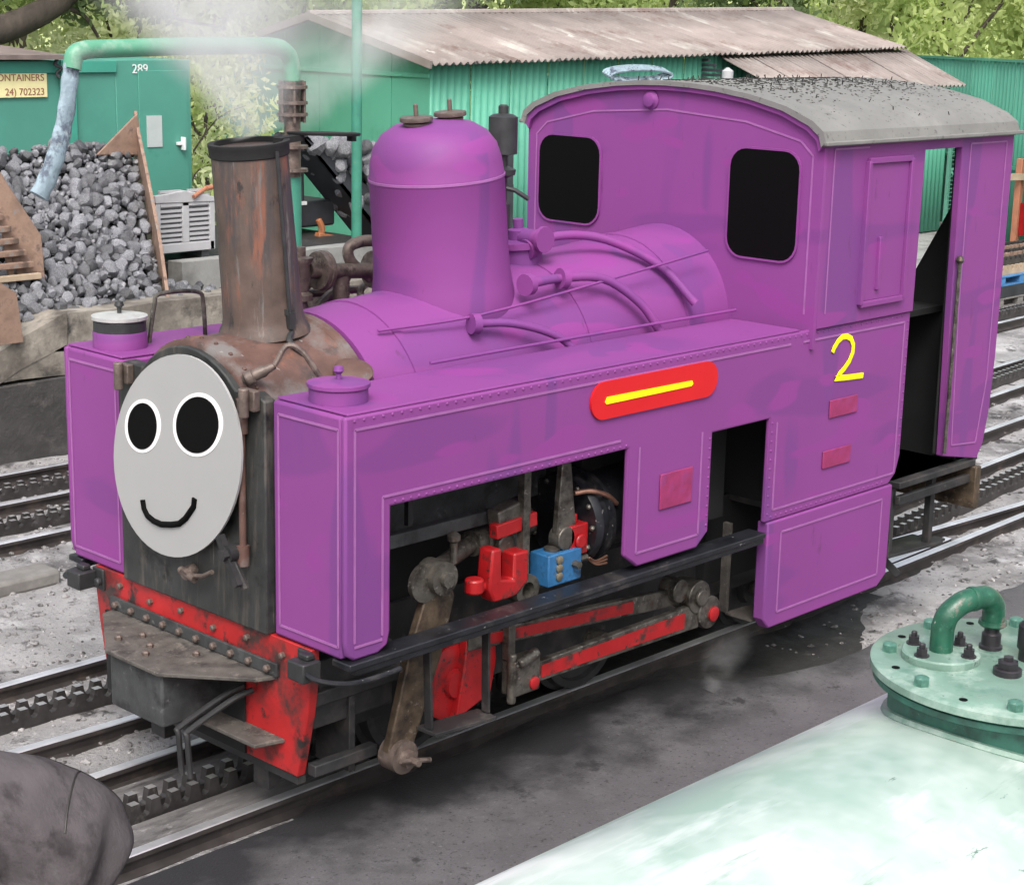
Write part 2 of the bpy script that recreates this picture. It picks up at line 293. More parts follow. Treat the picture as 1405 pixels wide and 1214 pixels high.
# ragged oil stain deepened with painted shade beside the locomotive, in the apron's material
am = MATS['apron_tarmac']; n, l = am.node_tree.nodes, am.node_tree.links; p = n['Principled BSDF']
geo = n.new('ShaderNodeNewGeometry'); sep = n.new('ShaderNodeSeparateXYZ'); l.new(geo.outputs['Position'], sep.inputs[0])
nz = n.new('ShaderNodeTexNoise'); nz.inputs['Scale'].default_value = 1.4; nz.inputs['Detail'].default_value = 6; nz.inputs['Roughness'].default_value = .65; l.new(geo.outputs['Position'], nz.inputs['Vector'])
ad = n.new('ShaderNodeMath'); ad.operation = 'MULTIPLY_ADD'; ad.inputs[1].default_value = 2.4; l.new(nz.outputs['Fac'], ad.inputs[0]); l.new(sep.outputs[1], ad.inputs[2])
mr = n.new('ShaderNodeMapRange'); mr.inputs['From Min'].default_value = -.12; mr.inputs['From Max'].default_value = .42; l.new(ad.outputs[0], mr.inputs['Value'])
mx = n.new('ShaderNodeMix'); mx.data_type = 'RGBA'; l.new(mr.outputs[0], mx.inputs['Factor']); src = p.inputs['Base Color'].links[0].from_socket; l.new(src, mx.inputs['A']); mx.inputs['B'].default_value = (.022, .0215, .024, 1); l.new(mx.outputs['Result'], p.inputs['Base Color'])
# ------------------------------------------------------------------ tracks
RAILP = [(-.06, -.115), (.06, -.115), (.06, -.10), (.012, -.085), (.012, -.035), (.034, -.028), (.034, -.004), (.028, 0), (-.028, 0), (-.034, -.004), (-.034, -.028), (-.012, -.035), (-.012, -.085), (-.06, -.10)]
def sweep(pts, prof, zo=0, mask=None):
    m = MB(); pts = [Vector((p[0], p[1], 0)) for p in pts]; n = len(prof); vs = []
    for i, p in enumerate(pts):
        t = (pts[min(i + 1, len(pts) - 1)] - pts[max(i - 1, 0)]).normalized(); sidev = Vector((-t.y, t.x, 0))
        for (a, b) in prof: vs.append(p + sidev * a + Vector((0, 0, b + zo)))
    fs = []; mi = []
    for i in range(len(pts) - 1):
        for k in range(n):
            fs.append((i * n + k, i * n + (k + 1) % n, (i + 1) * n + (k + 1) % n, (i + 1) * n + k)); mi.append(1 if k in (6, 7, 8) and n == 14 else 0)
    fs += [tuple(range(n)), tuple((len(pts) - 1) * n + k for k in range(n))]; mi += [0, 0]
    m.add(vs, fs); m.mi = mi; return m
def dense(pts, step):
    out = []
    sp = smoothpts([(p[0], p[1], 0) for p in pts], 40); acc = 0; out = [sp[0]]
    for a, b in zip(sp, sp[1:]):
        L = (b - a).length; 
        while acc + L >= step:
            t = (step - acc) / L; a = a.lerp(b, t); out.append(a); L = (b - a).length; acc = 0
        acc += L
    return out
def rail(pts, parent): return obj('rail', sweep(dense(pts, .5), RAILP), ['rail_steel', 'rail_head'], parent, smooth=30)
def rack(pts, parent, zt=.035):
    d = dense(pts, .06)
    for side, ph in ((-.055, 0), (.055, 1)):
        m = MB(); vs = []; T = []
        pro = []   # along-distance, height
        for i, p in enumerate(d):
            h = [0, 1][((i + (1 if ph else 0)) // 1) % 2]
            pro.append((p, h))
        top = []
        for i in range(len(d) - 1):
            p, q = d[i], d[i + 1]; t = (q - p).normalized(); sv = Vector((-t.y, t.x, 0)); hi = (i + ph) % 2 == 0
            if hi:
                top += [(p - t * .006, -.03), (p + t * .006, zt), (p + t * .054, zt), (p + t * .066, -.03)]
            else: top += [(p + t * .02, -.042), (p + t * .04, -.042)]
        b = []
        for k, (p, z) in enumerate(top):
            t = (top[min(k + 1, len(top) - 1)][0] - top[max(k - 1, 0)][0]).normalized(); sv = Vector((-t.y, t.x, 0))
            for off in (side - .022, side + .022):
                b.append(p + sv * off + Vector((0, 0, z))); b.append(p + sv * off + Vector((0, 0, -.12)))
        fs = []; mi = []
        for k in range(len(top) - 1):
            a = k * 4; c = a + 4
            fs += [(a, c, c + 2, a + 2), (a, a + 1, c + 1, c), (a + 2, c + 2, c + 3, a + 3)]
            mi += [1 if top[k][1] > 0 and top[k + 1][1] > 0 else 0, 0, 0]
        m.add(b, fs); m.mi = mi
        obj('rack_bar', m, ['rack_steel', 'tooth_top'], parent, smooth=0, recalc=False)
def sleepers(pts, parent, x0, x1, w=1.5, step=.7):
    for i, p in enumerate(dense(pts, step)):
        if x0 < p.x < x1:
            m = MB(); m.box((p.x - .1, p.y - w / 2, GZ - .04), (p.x + .1, p.y + w / 2, GZ - .012 + .012 * random.random())); obj('sleeper', m, 'sleeper', parent, bevel=.01)
t1 = thing('railway_track', 'rack railway track the purple locomotive stands on', 'railway track', (2, 0, GZ))
nearR = [(-9, -.43), (0, -.43), (5, -.43), (8, -.37), (14, -.2), (28, .5)]
rail(nearR, t1); rail([(-9, .43), (0, .43), (5, .45), (9, .68), (14, 1.05), (28, 2.5)], t1)
rail([(5.9, -.33), (6.9, -.30), (7.2, -.26)], t1); rail([(6.2, -.02), (6.8, -.07), (8.3, -.19), (10, -.27)], t1)
rack([(-9, 0), (0, 0), (5, .02), (6.9, .14), (9.4, .34), (14, .7), (28, 1.9)], t1)
pk = MB(); pk.box((-6, -.375, -.11), (.9, -.10, -.05)); obj('plank', pk, 'plank_grey', t1, bevel=.008)
pk = MB(); pk.box((-6, .10, -.11), (1.1, .36, -.075)); obj('plank', pk, 'plank_grey', t1, bevel=.008)
t2 = thing('railway_track', 'rack railway track passing behind the locomotive, next to its own track', 'railway track', (2, 1.4, GZ))
rail([(-8, 1.5), (-4, 1.25), (0, .96), (4, .97), (10.5, 1.40), (16, 1.75), (28, 2.9)], t2)
rail([(-8, 1.95), (-1, 1.88), (2, 1.87), (6, 1.9), (12.5, 2.25), (20, 3.0), (28, 4)], t2)
rack([(-8, 1.62), (-1, 1.5), (2, 1.45), (6, 1.5), (12.5, 2.65), (20, 3.3), (28, 4.3)], t2, .02)
rail([(9, 2.75), (14, 3.06), (20, 3.5), (28, 4.4)], t2)
t3 = thing('railway_track', 'far rack tracks joining at points beside the stained concrete wall', 'railway track', (3, 5.3, GZ))
for yy in (4.40, 5.33, 6.15): rail([(-4, yy + .02), (3, yy), (10, yy), (28, yy + .6)], t3)
for yy in (4.88, 5.76): rack([(-4, yy), (3, yy), (10, yy), (20, yy + .3)], t3, .015)
sleepers(nearR, t1, 5.8, 16, 1.6); 
tag(obj('sleeper_offcut', MB().box((.85, 3.55, GZ - .02), (1.42, 3.82, GZ + .10)), 'sleeper', bevel=.03), 'short pale sleeper end lying on the ballast between the tracks', 'sleeper')

# ------------------------------------------------------------------ locomotive
loco = thing('steam_locomotive', 'purple rack steam locomotive with grey oval face plate and rusty chimney', 'locomotive', (2.9, 0, 0))
H = 1.14
SL = math.tan(R(5.3))          # boiler slope
bax = Vector((math.cos(R(5.3)), 0, math.sin(R(5.3)))); bup = Vector((-math.sin(R(5.3)), 0, math.cos(R(5.3))))
B0 = Vector((.44, 0, 1.79))    # point on the boiler axis
def bpt(x, r=0, y=0):          # point at distance r above the axis at x
    return B0 + bax * ((x - .44) / bax.x) + bup * r + Vector((0, y, 0))
def side_strip(pts, y, w=.012):   # painted line on a side plane, 2 mm proud
    m = MB()
    for (a, b) in zip(pts, pts[1:]): m.bar((a[0], y, a[1]), (b[0], y, b[1]), .004, w, (0, 0, 1) if abs(a[0] - b[0]) > .01 else (1, 0, 0))
    return m
def front_strip(pts, x, w=.012):
    m = MB()
    for (a, b) in zip(pts, pts[1:]): m.bar((x, a[0], a[1]), (x, b[0], b[1]), .004, w, (0, 0, 1) if abs(a[0] - b[0]) > .01 else (0, 1, 0))
    return m

for s in (-1, 1):     # s = -1 near side
    def Y(a, b): return (s * a, s * b) if s > 0 else (s * b, s * a)
    # tank with its front leg
    m = MB(); poly = [(0, .96), (.27, .96), (.27, 1.655), (3.52, 1.655), (3.52, 2.11), (0, 2.11)]
    ya, yb = Y(.62, H - .035); m.prism(poly, 'y', ya, yb)
    tank = obj('side_tank', m, 'purple', loco, bevel=.015)
    m = MB(); ya, yb = Y(H - .034, H)
    m.prism([(-.004, 1.05), (.01, .985), (.05, .955), (.20, .955), (.26, .985), (.275, 1.05), (.275, 1.655), (1.97, 1.655), (1.97, 1.06), (2.08, .98), (2.60, .98), (2.70, 1.06), (2.70, 1.63), (3.24, 1.63), (3.24, 1.0), (4.58, 1.0), (4.66, 1.06), (4.70, 1.18), (4.70, 2.112), (-.004, 2.112)], 'y', ya, yb)
    sheet = obj('side_sheet', m, 'purple', loco, bevel=.012)
    m = MB(); rows = [((.30, 1.675), (1.95, 1.675), 34), ((.05, 2.09), (4.6, 2.09), 80), ((2.675, 1.1), (2.675, 1.6), 10), ((4.675, 1.25), (4.675, 2.05), 15), ((3.265, 1.05), (3.265, 1.6), 11), ((3.3, 1.03), (4.5, 1.03), 24)]
    for (a, b, nn) in rows:
        for k in range(nn): t = k / (nn - 1); m.lathe((a[0] + (b[0] - a[0]) * t, s * H, a[1] + (b[1] - a[1]) * t), (0, s, 0), [(.0085, 0), (.007, .003), (.003, .005)], 6)
    kind(obj('rivets', m, 'purple', sheet), 'stuff')
    ys = s * (H + .003)
    obj('lining', side_strip([(.05, 1.04), (.05, 2.05), (3.4, 2.05)], ys), 'lining', tank, smooth=0)
    obj('lining', side_strip([(.22, 1.04), (.22, 1.71), (1.9, 1.71)], ys), 'lining', tank, smooth=0)
    obj('lining', side_strip([(.05, 1.02), (.22, 1.02)], ys), 'lining', tank, smooth=0)
    fy0, fy1 = s * .665, s * 1.09
    obj('lining', front_strip([(fy0, 1.02), (fy0, 2.05), (fy1, 2.05), (fy1, 1.02), (fy0, 1.02)], -.003), 'lining', tank, smooth=0)
    # tank top plate with edge angle and filler
    m = MB(); m.box((.02, min(s * .63, s * 1.13), 2.113), (3.5, max(s * .63, s * 1.13), 2.125)); obj('top_plate', m, 'purple', tank, bevel=.004)
    m = MB(); m.lathe((.18, s * .88, 2.12), (0, 0, 1), [(.138, 0), (.138, .15 if s > 0 else .07)], 28)
    cap = obj('filler_neck', m, 'purple' if s < 0 else 'lamp_iron', tank, bevel=.006)
    m = MB(); m.lathe((.18, s * .88, 2.27 if s > 0 else 2.19), (0, 0, 1), [(.138, 0), (.147, .005), (.147, .022), (.10, .03), (.02, .034)], 28); lid = obj('filler_lid', m, 'purple' if s < 0 else 'silver_lid', tank)
    m = MB(); m.lathe((.18, s * .88, 2.3 if s > 0 else 2.22), (0, 0, 1), [(.012, 0), (.012, .03), (.026, .045), (.02, .065), (.004, .07)], 12); obj('knob', m, 'purple' if s < 0 else 'lamp_iron', tank)
    if s > 0: obj('filler_collar', MB().lathe((.18, s * .88, 2.122), (0, 0, 1), [(.142, 0), (.142, .085), (.139, .09)], 28), 'purple', tank)
    # mid leg and rear side panel
    leg = sheet
    obj('lining', side_strip([(2.06, 1.65), (2.06, 1.06), (2.60, 1.06), (2.60, 1.65)], ys), 'lining', leg, smooth=0)
    m = MB(); m.box((2.24, min(ys, s * (H + .012)), 1.27), (2.52, max(ys, s * (H + .012)), 1.47)); obj('number_plate', m, 'plate_magenta', leg, bevel=.004)
    # cab side (lower) with front bunker
    cs = sheet
    obj('lining', side_strip([(3.53, 2.05), (4.63, 2.05), (4.63, 1.07), (3.31, 1.07), (3.31, 1.60)], ys), 'lining', cs, smooth=0)
    for zc, xa in ((1.60, 3.84), (1.29, 3.80)):
        m = MB(); m.box((xa, min(ys, s * (H + .012)), zc - .055), (xa + .30, max(ys, s * (H + .012)), zc + .055)); obj('works_plate', m, 'plate_magenta', cs, bevel=.004)
    # lower valance box
    m = MB(); ya, yb = Y(1.07, H + .01); m.prism([(3.27, .40), (3.33, .33), (4.52, .33), (4.62, .40), (4.62, .998), (3.27, .998)], 'y', ya, yb); vb = obj('valance', m, 'purple', loco, bevel=.01)
    obj('lining', side_strip([(3.40, .42), (3.40, .92), (4.50, .92), (4.50, .42), (3.40, .42)], s * (H + .013)), 'lining', vb, smooth=0)
    # cab upper side: front pillar with sliding window panel, lintel, rear pillar
    m = MB(); ya, yb = Y(H - .03, H + .02); m.prism([(3.62, 2.114), (4.69, 2.114), (4.70, 3.12), (5.14, 3.12), (5.16, 2.1), (5.20, 1.09), (5.66, 1.0), (5.73, 1.1), (5.78, 1.35), (5.80, 1.7), (5.80, 3.25), (3.62, 3.25)], 'y', ya, yb)
    cu = obj('cab_upper_side', m, 'purple', loco, bevel=.006)
    yo = s * (H + .023)
    obj('lining', side_strip([(3.70, 2.2), (3.70, 3.16), (4.06, 3.16)], yo, .01), 'lining', cu, smooth=0)
    obj('lining', side_strip([(5.30, 1.15), (5.25, 2.05), (5.24, 3.14), (5.70, 3.14), (5.70, 1.55), (5.62, 1.12), (5.30, 1.15)], yo, .01), 'lining', cu, smooth=0)
    m = MB(); yw = s * (H + .034)
    for a, b in (((4.05, 2.22), (4.05, 3.08)), ((4.05, 3.08), (4.52, 3.08)), ((4.52, 3.08), (4.52, 2.22)), ((4.52, 2.22), (4.05, 2.22)), ((4.22, 2.3), (4.22, 2.62))):
        m.bar((a[0], yw, a[1]), (b[0], yw, b[1]), .03, .035)
    obj('window_frame', m, 'purple', cu, bevel=.004)
    obj('window_panel', MB().box((4.07, min(yo, s * (H + .03)), 2.24), (4.50, max(yo, s * (H + .03)), 3.06)), 'purple', cu)
    m = MB(); m.tube([(5.17, s * (H + .05), 1.12), (5.17, s * (H + .05), 2.38)], .013, 8); m.lathe((5.17, s * (H + .05), 2.38), (0, 0, 1), [(.016, 0), (.028, .02), (.02, .045), (.004, .05)], 10); obj('grab_rail', m, 'rod_steel', cu)
    # running board
    m = MB(); ya, yb = Y(1.04, H + .03); m.box((.0, ya, .918), (3.225, yb, .952)); rb = obj('running_board', m, 'black_paint', loco, bevel=.006)
    m = MB(); m.box((.05, min(s * 1.11, s * 1.16), .885), (3.22, max(s * 1.11, s * 1.16), .916)); obj('edge_angle', m, 'black_paint', rb, bevel=.005)
    m = MB(); m.tube(smoothpts([(-.10, s * .92, .90), (-.10, s * 1.05, .875), (0, s * 1.15, .86), (.15, s * 1.185, .862), (.30, s * 1.185, .868)], 5), .013, 8); obj('grab_rail', m, 'black_paint', rb)
    # lamp irons at the front corners
    m = MB(); m.box((-.13, s * .93 - .06, .84), (-.02, s * .93 + .06, .935)); m.box((-.085, s * .93 - .035, .935), (-.035, s * .93 + .035, .965)); m.box((-.02, s * .86 - .05, .83), (.0, s * .86 + .05, .95)); m.nut((-.03, s * .82, .885), (-1, 0, 0), .025, .03)
    obj('lamp_iron', m, 'lamp_iron', loco, bevel=.008)
    # main frame, wheels
    m = MB(); ya, yb = Y(.50, .53); m.prism([(.06, .30), (5.6, .34), (5.6, .9), (.06, .9)], 'y', ya, yb); obj('frame_plate', m, 'grimy_black', loco)
    for xw, rw in ((1.05, .33), (2.42, .33), (4.1, .26)):
        ax = Vector((0, s, 0)); m = MB(); m.lathe((xw, s * .36, rw), ax, [(rw + .03, 0), (rw + .03, .02), (rw, .03), (rw - .005, .10), (rw - .05, .10), (rw - .06, .07), (.12, .07), (.11, .12), (.05, .125)], 36); w = obj('wheel', m, 'grimy_black', loco)
        m = MB(); m.cyl((xw, s * .42, rw), (xw, s * .64, rw), .06, 16); obj('axle_end', m, 'rod_steel', w)
# inner fill of the chassis
m = MB(); m.box((.3, -.48, .32), (3.55, .48, 1.5)); m.box((3.4, -.6, .45), (5.0, .6, 1.0)); obj('firebox_and_ashpan', m, 'soot', loco)
m = MB(); m.box((.05, -.6, .97), (.09, .6, 1.6)); obj('bulkhead', m, 'soot', loco)
m = MB(); m.box((2.9, -.62, .955), (3.0, .62, 2.0)); obj('bulkhead', m, 'soot', loco)
for s in (-1, 1): obj('side_bulkhead', MB().box((2.0, min(s * .79, s * .5), .96), (3.3, max(s * .79, s * .5), 1.6)), 'soot', loco)

# smokebox, boiler, chimney, dome
m = MB(); m.lathe(bpt(.045), bax, [(.40, -.005), (.53, .0), (.55, .015), (.55, .12), (.535, .13), (.535, .66), (.55, .67), (.55, .71), (.53, .72)], 48)
smk = obj('smokebox', m, 'rust_smokebox', loco)
m = MB()
for a in range(-60, 61, 12):
    d_ = bup * math.cos(R(a)) + Vector((0, 1, 0)) * math.sin(R(a)); m.lathe(bpt(.045) + bax * .065 + d_ * .548, d_, [(.012, 0), (.010, .008), (.003, .011)], 8)
kind(obj('rivets', m, 'rust_smokebox', smk), 'stuff')
m = MB(); m.lathe(bpt(.78), bax, [(.51, 0), (.545, .005), (.545, 2.9), (.5, 2.91)], 48); boil = obj('boiler', m, 'purple', loco)
for xx in (1.05, 2.35, 3.2):
    m = MB(); m.lathe(bpt(xx), bax, [(.546, 0), (.553, .002), (.553, .05), (.546, .052)], 48); obj('boiler_band', m, 'purple', boil)
cb = bpt(.495, .50); m = MB(); m.lathe(cb, bup, [(.235, .0), (.222, .035), (.208, .06), (.202, .09), (.197, .2), (.192, .5), (.188, .86), (.188, .93)], 40)
chim = obj('chimney', m, 'rust_chimney', loco, smooth=50)
m = MB(); m.lathe(cb + bup * .885, bup, [(.19, 0), (.196, .006), (.198, .05), (.200, .055), (.200, .07), (.17, .07), (.165, -.2), (.001, -.2)], 40); obj('chimney_cap', m, 'soot', chim)
lc = cb + bup * .985 + Vector((.43, -.06, -.0)); lup = Vector((.035, .033, 1)); m = MB(); m.lathe(lc, lup, [(.01, -.010), (.18, -.010), (.185, -.004), (.185, .004), (.18, .006), (.02, .010)], 32); m.bar(lc - bax * .30, lc - bax * .15, .06, .03); m.box(lc + Vector((.17, -.02, -.045)), lc + Vector((.2, .02, 0))); obj('chimney_lid', m, 'soot', chim)
m = MB(); q = Vector((0, -.215, 0)); m.tube([cb + q + bup * .92, cb + q + bup * .3, cb + q + bup * .02], .010, 8); m.tube(smoothpts([cb + q + bup * .03 + bax * .0, cb + q * 1.2 + bup * .0 - bax * .05, cb + q * 1.5 - bup * .06 - bax * .02], 5), .016, 8)
m.box(cb + q + bup * .09 + Vector((-.018, -.018, -.04)), cb + q + bup * .09 + Vector((.018, .018, .04))); m.bar(cb + q + bup * .13 - bax * .0, cb + Vector((-.02, -.19, .13)), .03, .03); obj('exhaust_rod', m, 'lamp_iron', chim)
db = bpt(1.735, .47); m = MB(); m.lathe(db, bup, [(.40, -.12), (.395, .0), (.385, .06), (.378, .12), (.372, .25), (.368, .63), (.370, .635), (.370, .65), (.366, .66), (.358, .73), (.335, .81), (.288, .875), (.215, .92), (.11, .938), (.001, .942)], 48)
dome = obj('steam_dome', m, 'purple', loco, smooth=50)
m = MB(); m.lathe(db, bup, [(.3695, .634), (.3725, .636), (.3725, .648), (.3695, .65)], 48); obj('lining', m, 'lining', dome)
for dx in (-.125, .125):
    b_ = db + bax * dx + bup * .875; m = MB(); m.lathe(b_, bup, [(.065, 0), (.065, .05), (.072, .055), (.072, .065), (.055, .07), (.055, .078)], 20); m.lathe(b_ + bup * .075, bup, [(.088, 0), (.09, .008), (.088, .022), (.06, .026), (.03, .028)], 20); m.lathe(b_ + bup * .10, bup, [(.013, 0), (.013, .06), (.008, .065)], 10)
    obj('safety_valve', m, 'pipe_metal', dome)
# whistle behind the dome
wb = Vector((2.40, .25, 2.50)); m = MB(); m.lathe(wb, (0, 0, 1), [(.05, 0), (.05, .30), (.03, .32), (.03, .45), (.075, .47), (.08, .50), (.03, .52), (.03, .58), (.085, .59), (.085, .80), (.06, .815), (.03, .82), (.03, .86), (.02, .87)], 18); m.tube([wb + Vector((0, 0, .4)), wb + Vector((.05, -.06, .38)), wb + Vector((.12, -.1, .33))], .014, 8)
obj('whistle', m, 'lamp_iron', loco)
# pipes on the boiler, painted over in purple
def pipe(pts, r, m_='purple', par=loco, nm='pipe', fl=()):
    m = MB(); m.tube(smoothpts(pts, 6), r, 12)
    for (i, rr) in fl:
        a, b = Vector(pts[i]), Vector(pts[i + 1] if i + 1 < len(pts) else pts[i - 1]); m.lathe(a, b - a, [(rr, 0), (rr, .02), (rr, .022), (rr, .045)], 16)
    return obj(nm, m, m_, par)
pipe([bpt(1.95, .52, -.42), bpt(2.25, .50, -.40), bpt(2.55, .45, -.46), bpt(2.75, .28, -.56), bpt(2.85, .1, -.62)], .026, fl=((0, .06), (1, .058)))
pipe([bpt(1.5, .40, -.45), bpt(1.75, .36, -.52), bpt(2.0, .25, -.60), bpt(2.15, .1, -.66)], .022, fl=((0, .055),))
pipe([bpt(2.3, .62, -.1), bpt(2.55, .66, -.12), bpt(2.85, .60, -.22), bpt(3.1, .42, -.42), bpt(3.2, .2, -.6)], .026, fl=((0, .06),))
pipe([bpt(2.2, .60, .3), bpt(2.3, .85, .33), bpt(2.45, .90, .33), bpt(2.55, .75, .33), bpt(2.6, .55, .33)], .03)
pipe([bpt(.95, .46, -.34), bpt(1.6, .43, -.44), bpt(2.6, .44, -.47), bpt(3.45, .46, -.5)], .008)
pipe([(1.0, -.63, 2.16), (2.0, -.64, 2.17), (3.5, -.66, 2.18)], .009)
m = MB(); m.lathe(bpt(2.35, .5), bup, [(.13, 0), (.13, .12), (.15, .125), (.15, .16), (.06, .165), (.06, .22), (.03, .23), (.03, .28)], 18); m.lathe(bpt(2.35, .68, -.02), (0, -1, 0), [(.05, 0), (.05, .16), (.075, .165), (.075, .19)], 14); obj('steam_valve', m, 'purple', loco)
# brown flanged pipework beyond the boiler
m = MB()
m.cyl((1.36, .75, 2.44), (1.88, .72, 2.40), .045, 14)
for xx in (1.42, 1.84): m.lathe((xx, .75, 2.44 - (xx - 1.36) * .07), (1, 0, -.07), [(.11, 0), (.11, .03), (.115, .031), (.115, .055), (.05, .06)], 18)
m.lathe((1.30, .75, 2.28), (0, 0, 1), [(.07, 0), (.07, .03), (.045, .05), (.055, .10), (.055, .2), (.07, .22), (.07, .24), (.03, .25), (.03, .30)], 14)
m.tube(smoothpts([(1.95, .72, 2.56), (1.78, .74, 2.58), (1.66, .75, 2.55), (1.68, .75, 2.46), (1.82, .74, 2.36)], 6), .034, 10)
m.cyl((1.6, .75, 2.1), (1.6, .75, 2.44), .05, 12); m.cyl((1.3, .75, 2.1), (1.3, .75, 2.3), .04, 12)
m.tube([(1.15, .8, 2.32), (1.5, .9, 2.28), (1.9, .95, 2.26)], .025, 8)
for k in range(6): a = k * math.pi / 3; m.nut((1.475, .75 + .085 * math.cos(a), 2.435 + .085 * math.sin(a)), (1, 0, 0), .016, .02)
vp = obj('flanged_pipe', m, 'pipe_metal', loco)
m = MB(); rc = random.Random(8)
for k in range(7): x = 1.1 + .13 * k; m.tube(smoothpts([(x, .70, 2.10), (x + rc.uniform(-.1, .1), .78, 2.2 + .2 * rc.random()), (x + .25, .9 + .1 * rc.random(), 2.22 + .2 * rc.random())], 4), .014 + .012 * rc.random(), 8)
m.box((1.18, .98, 2.12), (1.42, 1.1, 2.30)); m.box((1.62, .95, 2.12), (1.78, 1.08, 2.26)); obj('pipework', m, 'pipe_metal', loco)
m = MB(); m.tube(smoothpts([(.36, .88, 2.12), (.40, .88, 2.32), (.44, .88, 2.38), (.68, .88, 2.37), (.72, .88, 2.30), (.73, .88, 2.12)], 5), .012, 8); obj('handrail', m, 'rod_steel', loco)
# front bulkhead plate and fittings
m = MB(); m.prism([(-.60, .955), (.60, .955), (.60, 2.10), (.52, 2.13)] + [(.53 * math.cos(R(a)), 1.745 + .53 * math.sin(R(a))) for a in range(45, 136, 9)] + [(-.52, 2.13), (-.60, 2.10)], 'x', -.03, .04)
fp = obj('front_plate', m, 'front_black', loco, bevel=.008)
m = MB(); m.cyl((-.055, -.455, 1.33), (-.055, -.455, 2.03), .018, 10)
for zz in (1.33, 1.98): m.cyl((-.055, -.455, zz - .05), (-.055, -.455, zz + .05), .032, 12)
m.bar((-.055, -.455, 2.06), (-.02, -.40, 2.06), .04, .05); obj('hinge_rod', m, 'rust_smokebox', fp)
m = MB(); m.tube(smoothpts([(-.06, -.30, 1.30), (-.09, -.38, 1.33), (-.10, -.45, 1.28), (-.08, -.50, 1.18)], 5), .022, 8); m.cyl((-.03, -.42, 1.34), (-.13, -.42, 1.34), .045, 14); m.bar((-.12, -.36, 1.42), (-.12, -.50, 1.2), .03, .04); m.nut((-.13, -.42, 1.34), (-1, 0, 0), .03, .03); obj('door_dart', m, 'grimy_black', fp)
m = MB(); m.cyl((-.03, -.03, 1.16), (-.10, -.03, 1.14), .03, 12); m.cyl((-.08, .02, 1.15), (-.08, -.1, 1.13), .022, 10); m.tube([(-.08, -.06, 1.14), (-.08, -.16, 1.16), (-.08, -.24, 1.2)], .012, 8); obj('drain_cock', m, 'pipe_metal', fp)
m = MB(); m.lathe((.02, -.40, 2.17), (.55, -.45, .35), [(.015, -.02), (.036, 0), (.036, .035), (.028, .04), (.03, .09), (.022, .11), (.015, .15)], 12); m.tube(smoothpts([(.12, -.49, 2.24), (.17, -.52, 2.33), (.23, -.56, 2.30), (.30, -.60, 2.18)], 5), .014, 8); obj('lubricator_cock', m, 'pipe_metal', fp)
for yy, zz in ((.50, 2.07), (-.52, 2.1)):
    m = MB(); m.box((-.07, yy - .05, zz - .05), (-.03, yy + .05, zz + .05)); m.cyl((-.09, yy, zz + .06), (-.09, yy, zz - .08), .025, 10); obj('door_clamp', m, 'pipe_metal', fp, bevel=.006)
m = MB(); m.lathe((.62, -.47, 2.10), (-.2, -.4, .9), [(.10, 0), (.10, .06), (.08, .075), (.01, .08)], 20); obj('wash_plug', m, 'rust_smokebox', smk)
# oval face plate
fc = Vector((-.06, .02, 1.73)); A_ = Vector((0, -.53, .10)); Bv = Vector((0, .02, -.515))
def fpt(u, v, x): return Vector((x, fc.y, fc.z)) + A_ * u + Bv * v
def oval(cu, cv, ru, rv, x0, x1, dome=0., seg=56):
    m = MB(); rings = [(1, x0), (1, x1)] + [(r_, x1 - dome * (1 - r_ * r_)) for r_ in (.9, .75, .55, .3, .02)]
    vs = [fpt(cu + ru * r_ * math.cos(2 * math.pi * k / seg), cv + rv * r_ * math.sin(2 * math.pi * k / seg), x) for r_, x in rings for k in range(seg)]
    fs = [(i * seg + k, i * seg + (k + 1) % seg, (i + 1) * seg + (k + 1) % seg, (i + 1) * seg + k) for i in range(len(rings) - 1) for k in range(seg)] + [tuple(range(seg)), tuple((len(rings) - 1) * seg + k for k in range(seg))]
    return m.add(vs, fs)
def du(px): return (px - 242) / 87.5
def dv(py): return (py - 627) / 140
face = obj('face_plate', oval(0, 0, 1, 1, -.088, -.10, 0.), 'face_grey', loco, smooth=50); face['label'] = 'plain grey oval plate with two black eyes and a smile'
obj('mount', oval(0, 0, .8, .8, -.03, -.088), 'front_black', face)
for (ex, ey, rx, ry) in ((197.5, 583, 20.5, 32.5), (273, 583, 28, 38)):
    e = obj('eye', oval(du(ex), dv(ey), (rx + 5) / 87.5, (ry + 5) / 140, -.10, -.103), 'eye_white', face, smooth=0)
    obj('pupil', oval(du(ex), dv(ey), rx / 87.5, ry / 140, -.103, -.106), 'eye_black', e, smooth=0) if False else None
    p_ = obj('pupil', oval(du(ex), dv(ey), rx / 87.5, ry / 140, -.1032, -.1065), 'eye_black', face, smooth=0)
mp_ = [fpt(du(x), dv(y), -.1025) for x, y in ((198, 687), (200, 700), (205, 710), (214, 717), (224, 721), (238, 721), (249, 719), (258, 711), (264, 702), (269, 694), (270, 683))]
m = MB(); m.tube(mp_, .016, 10); mo = obj('mouth', m, 'eye_black', face)
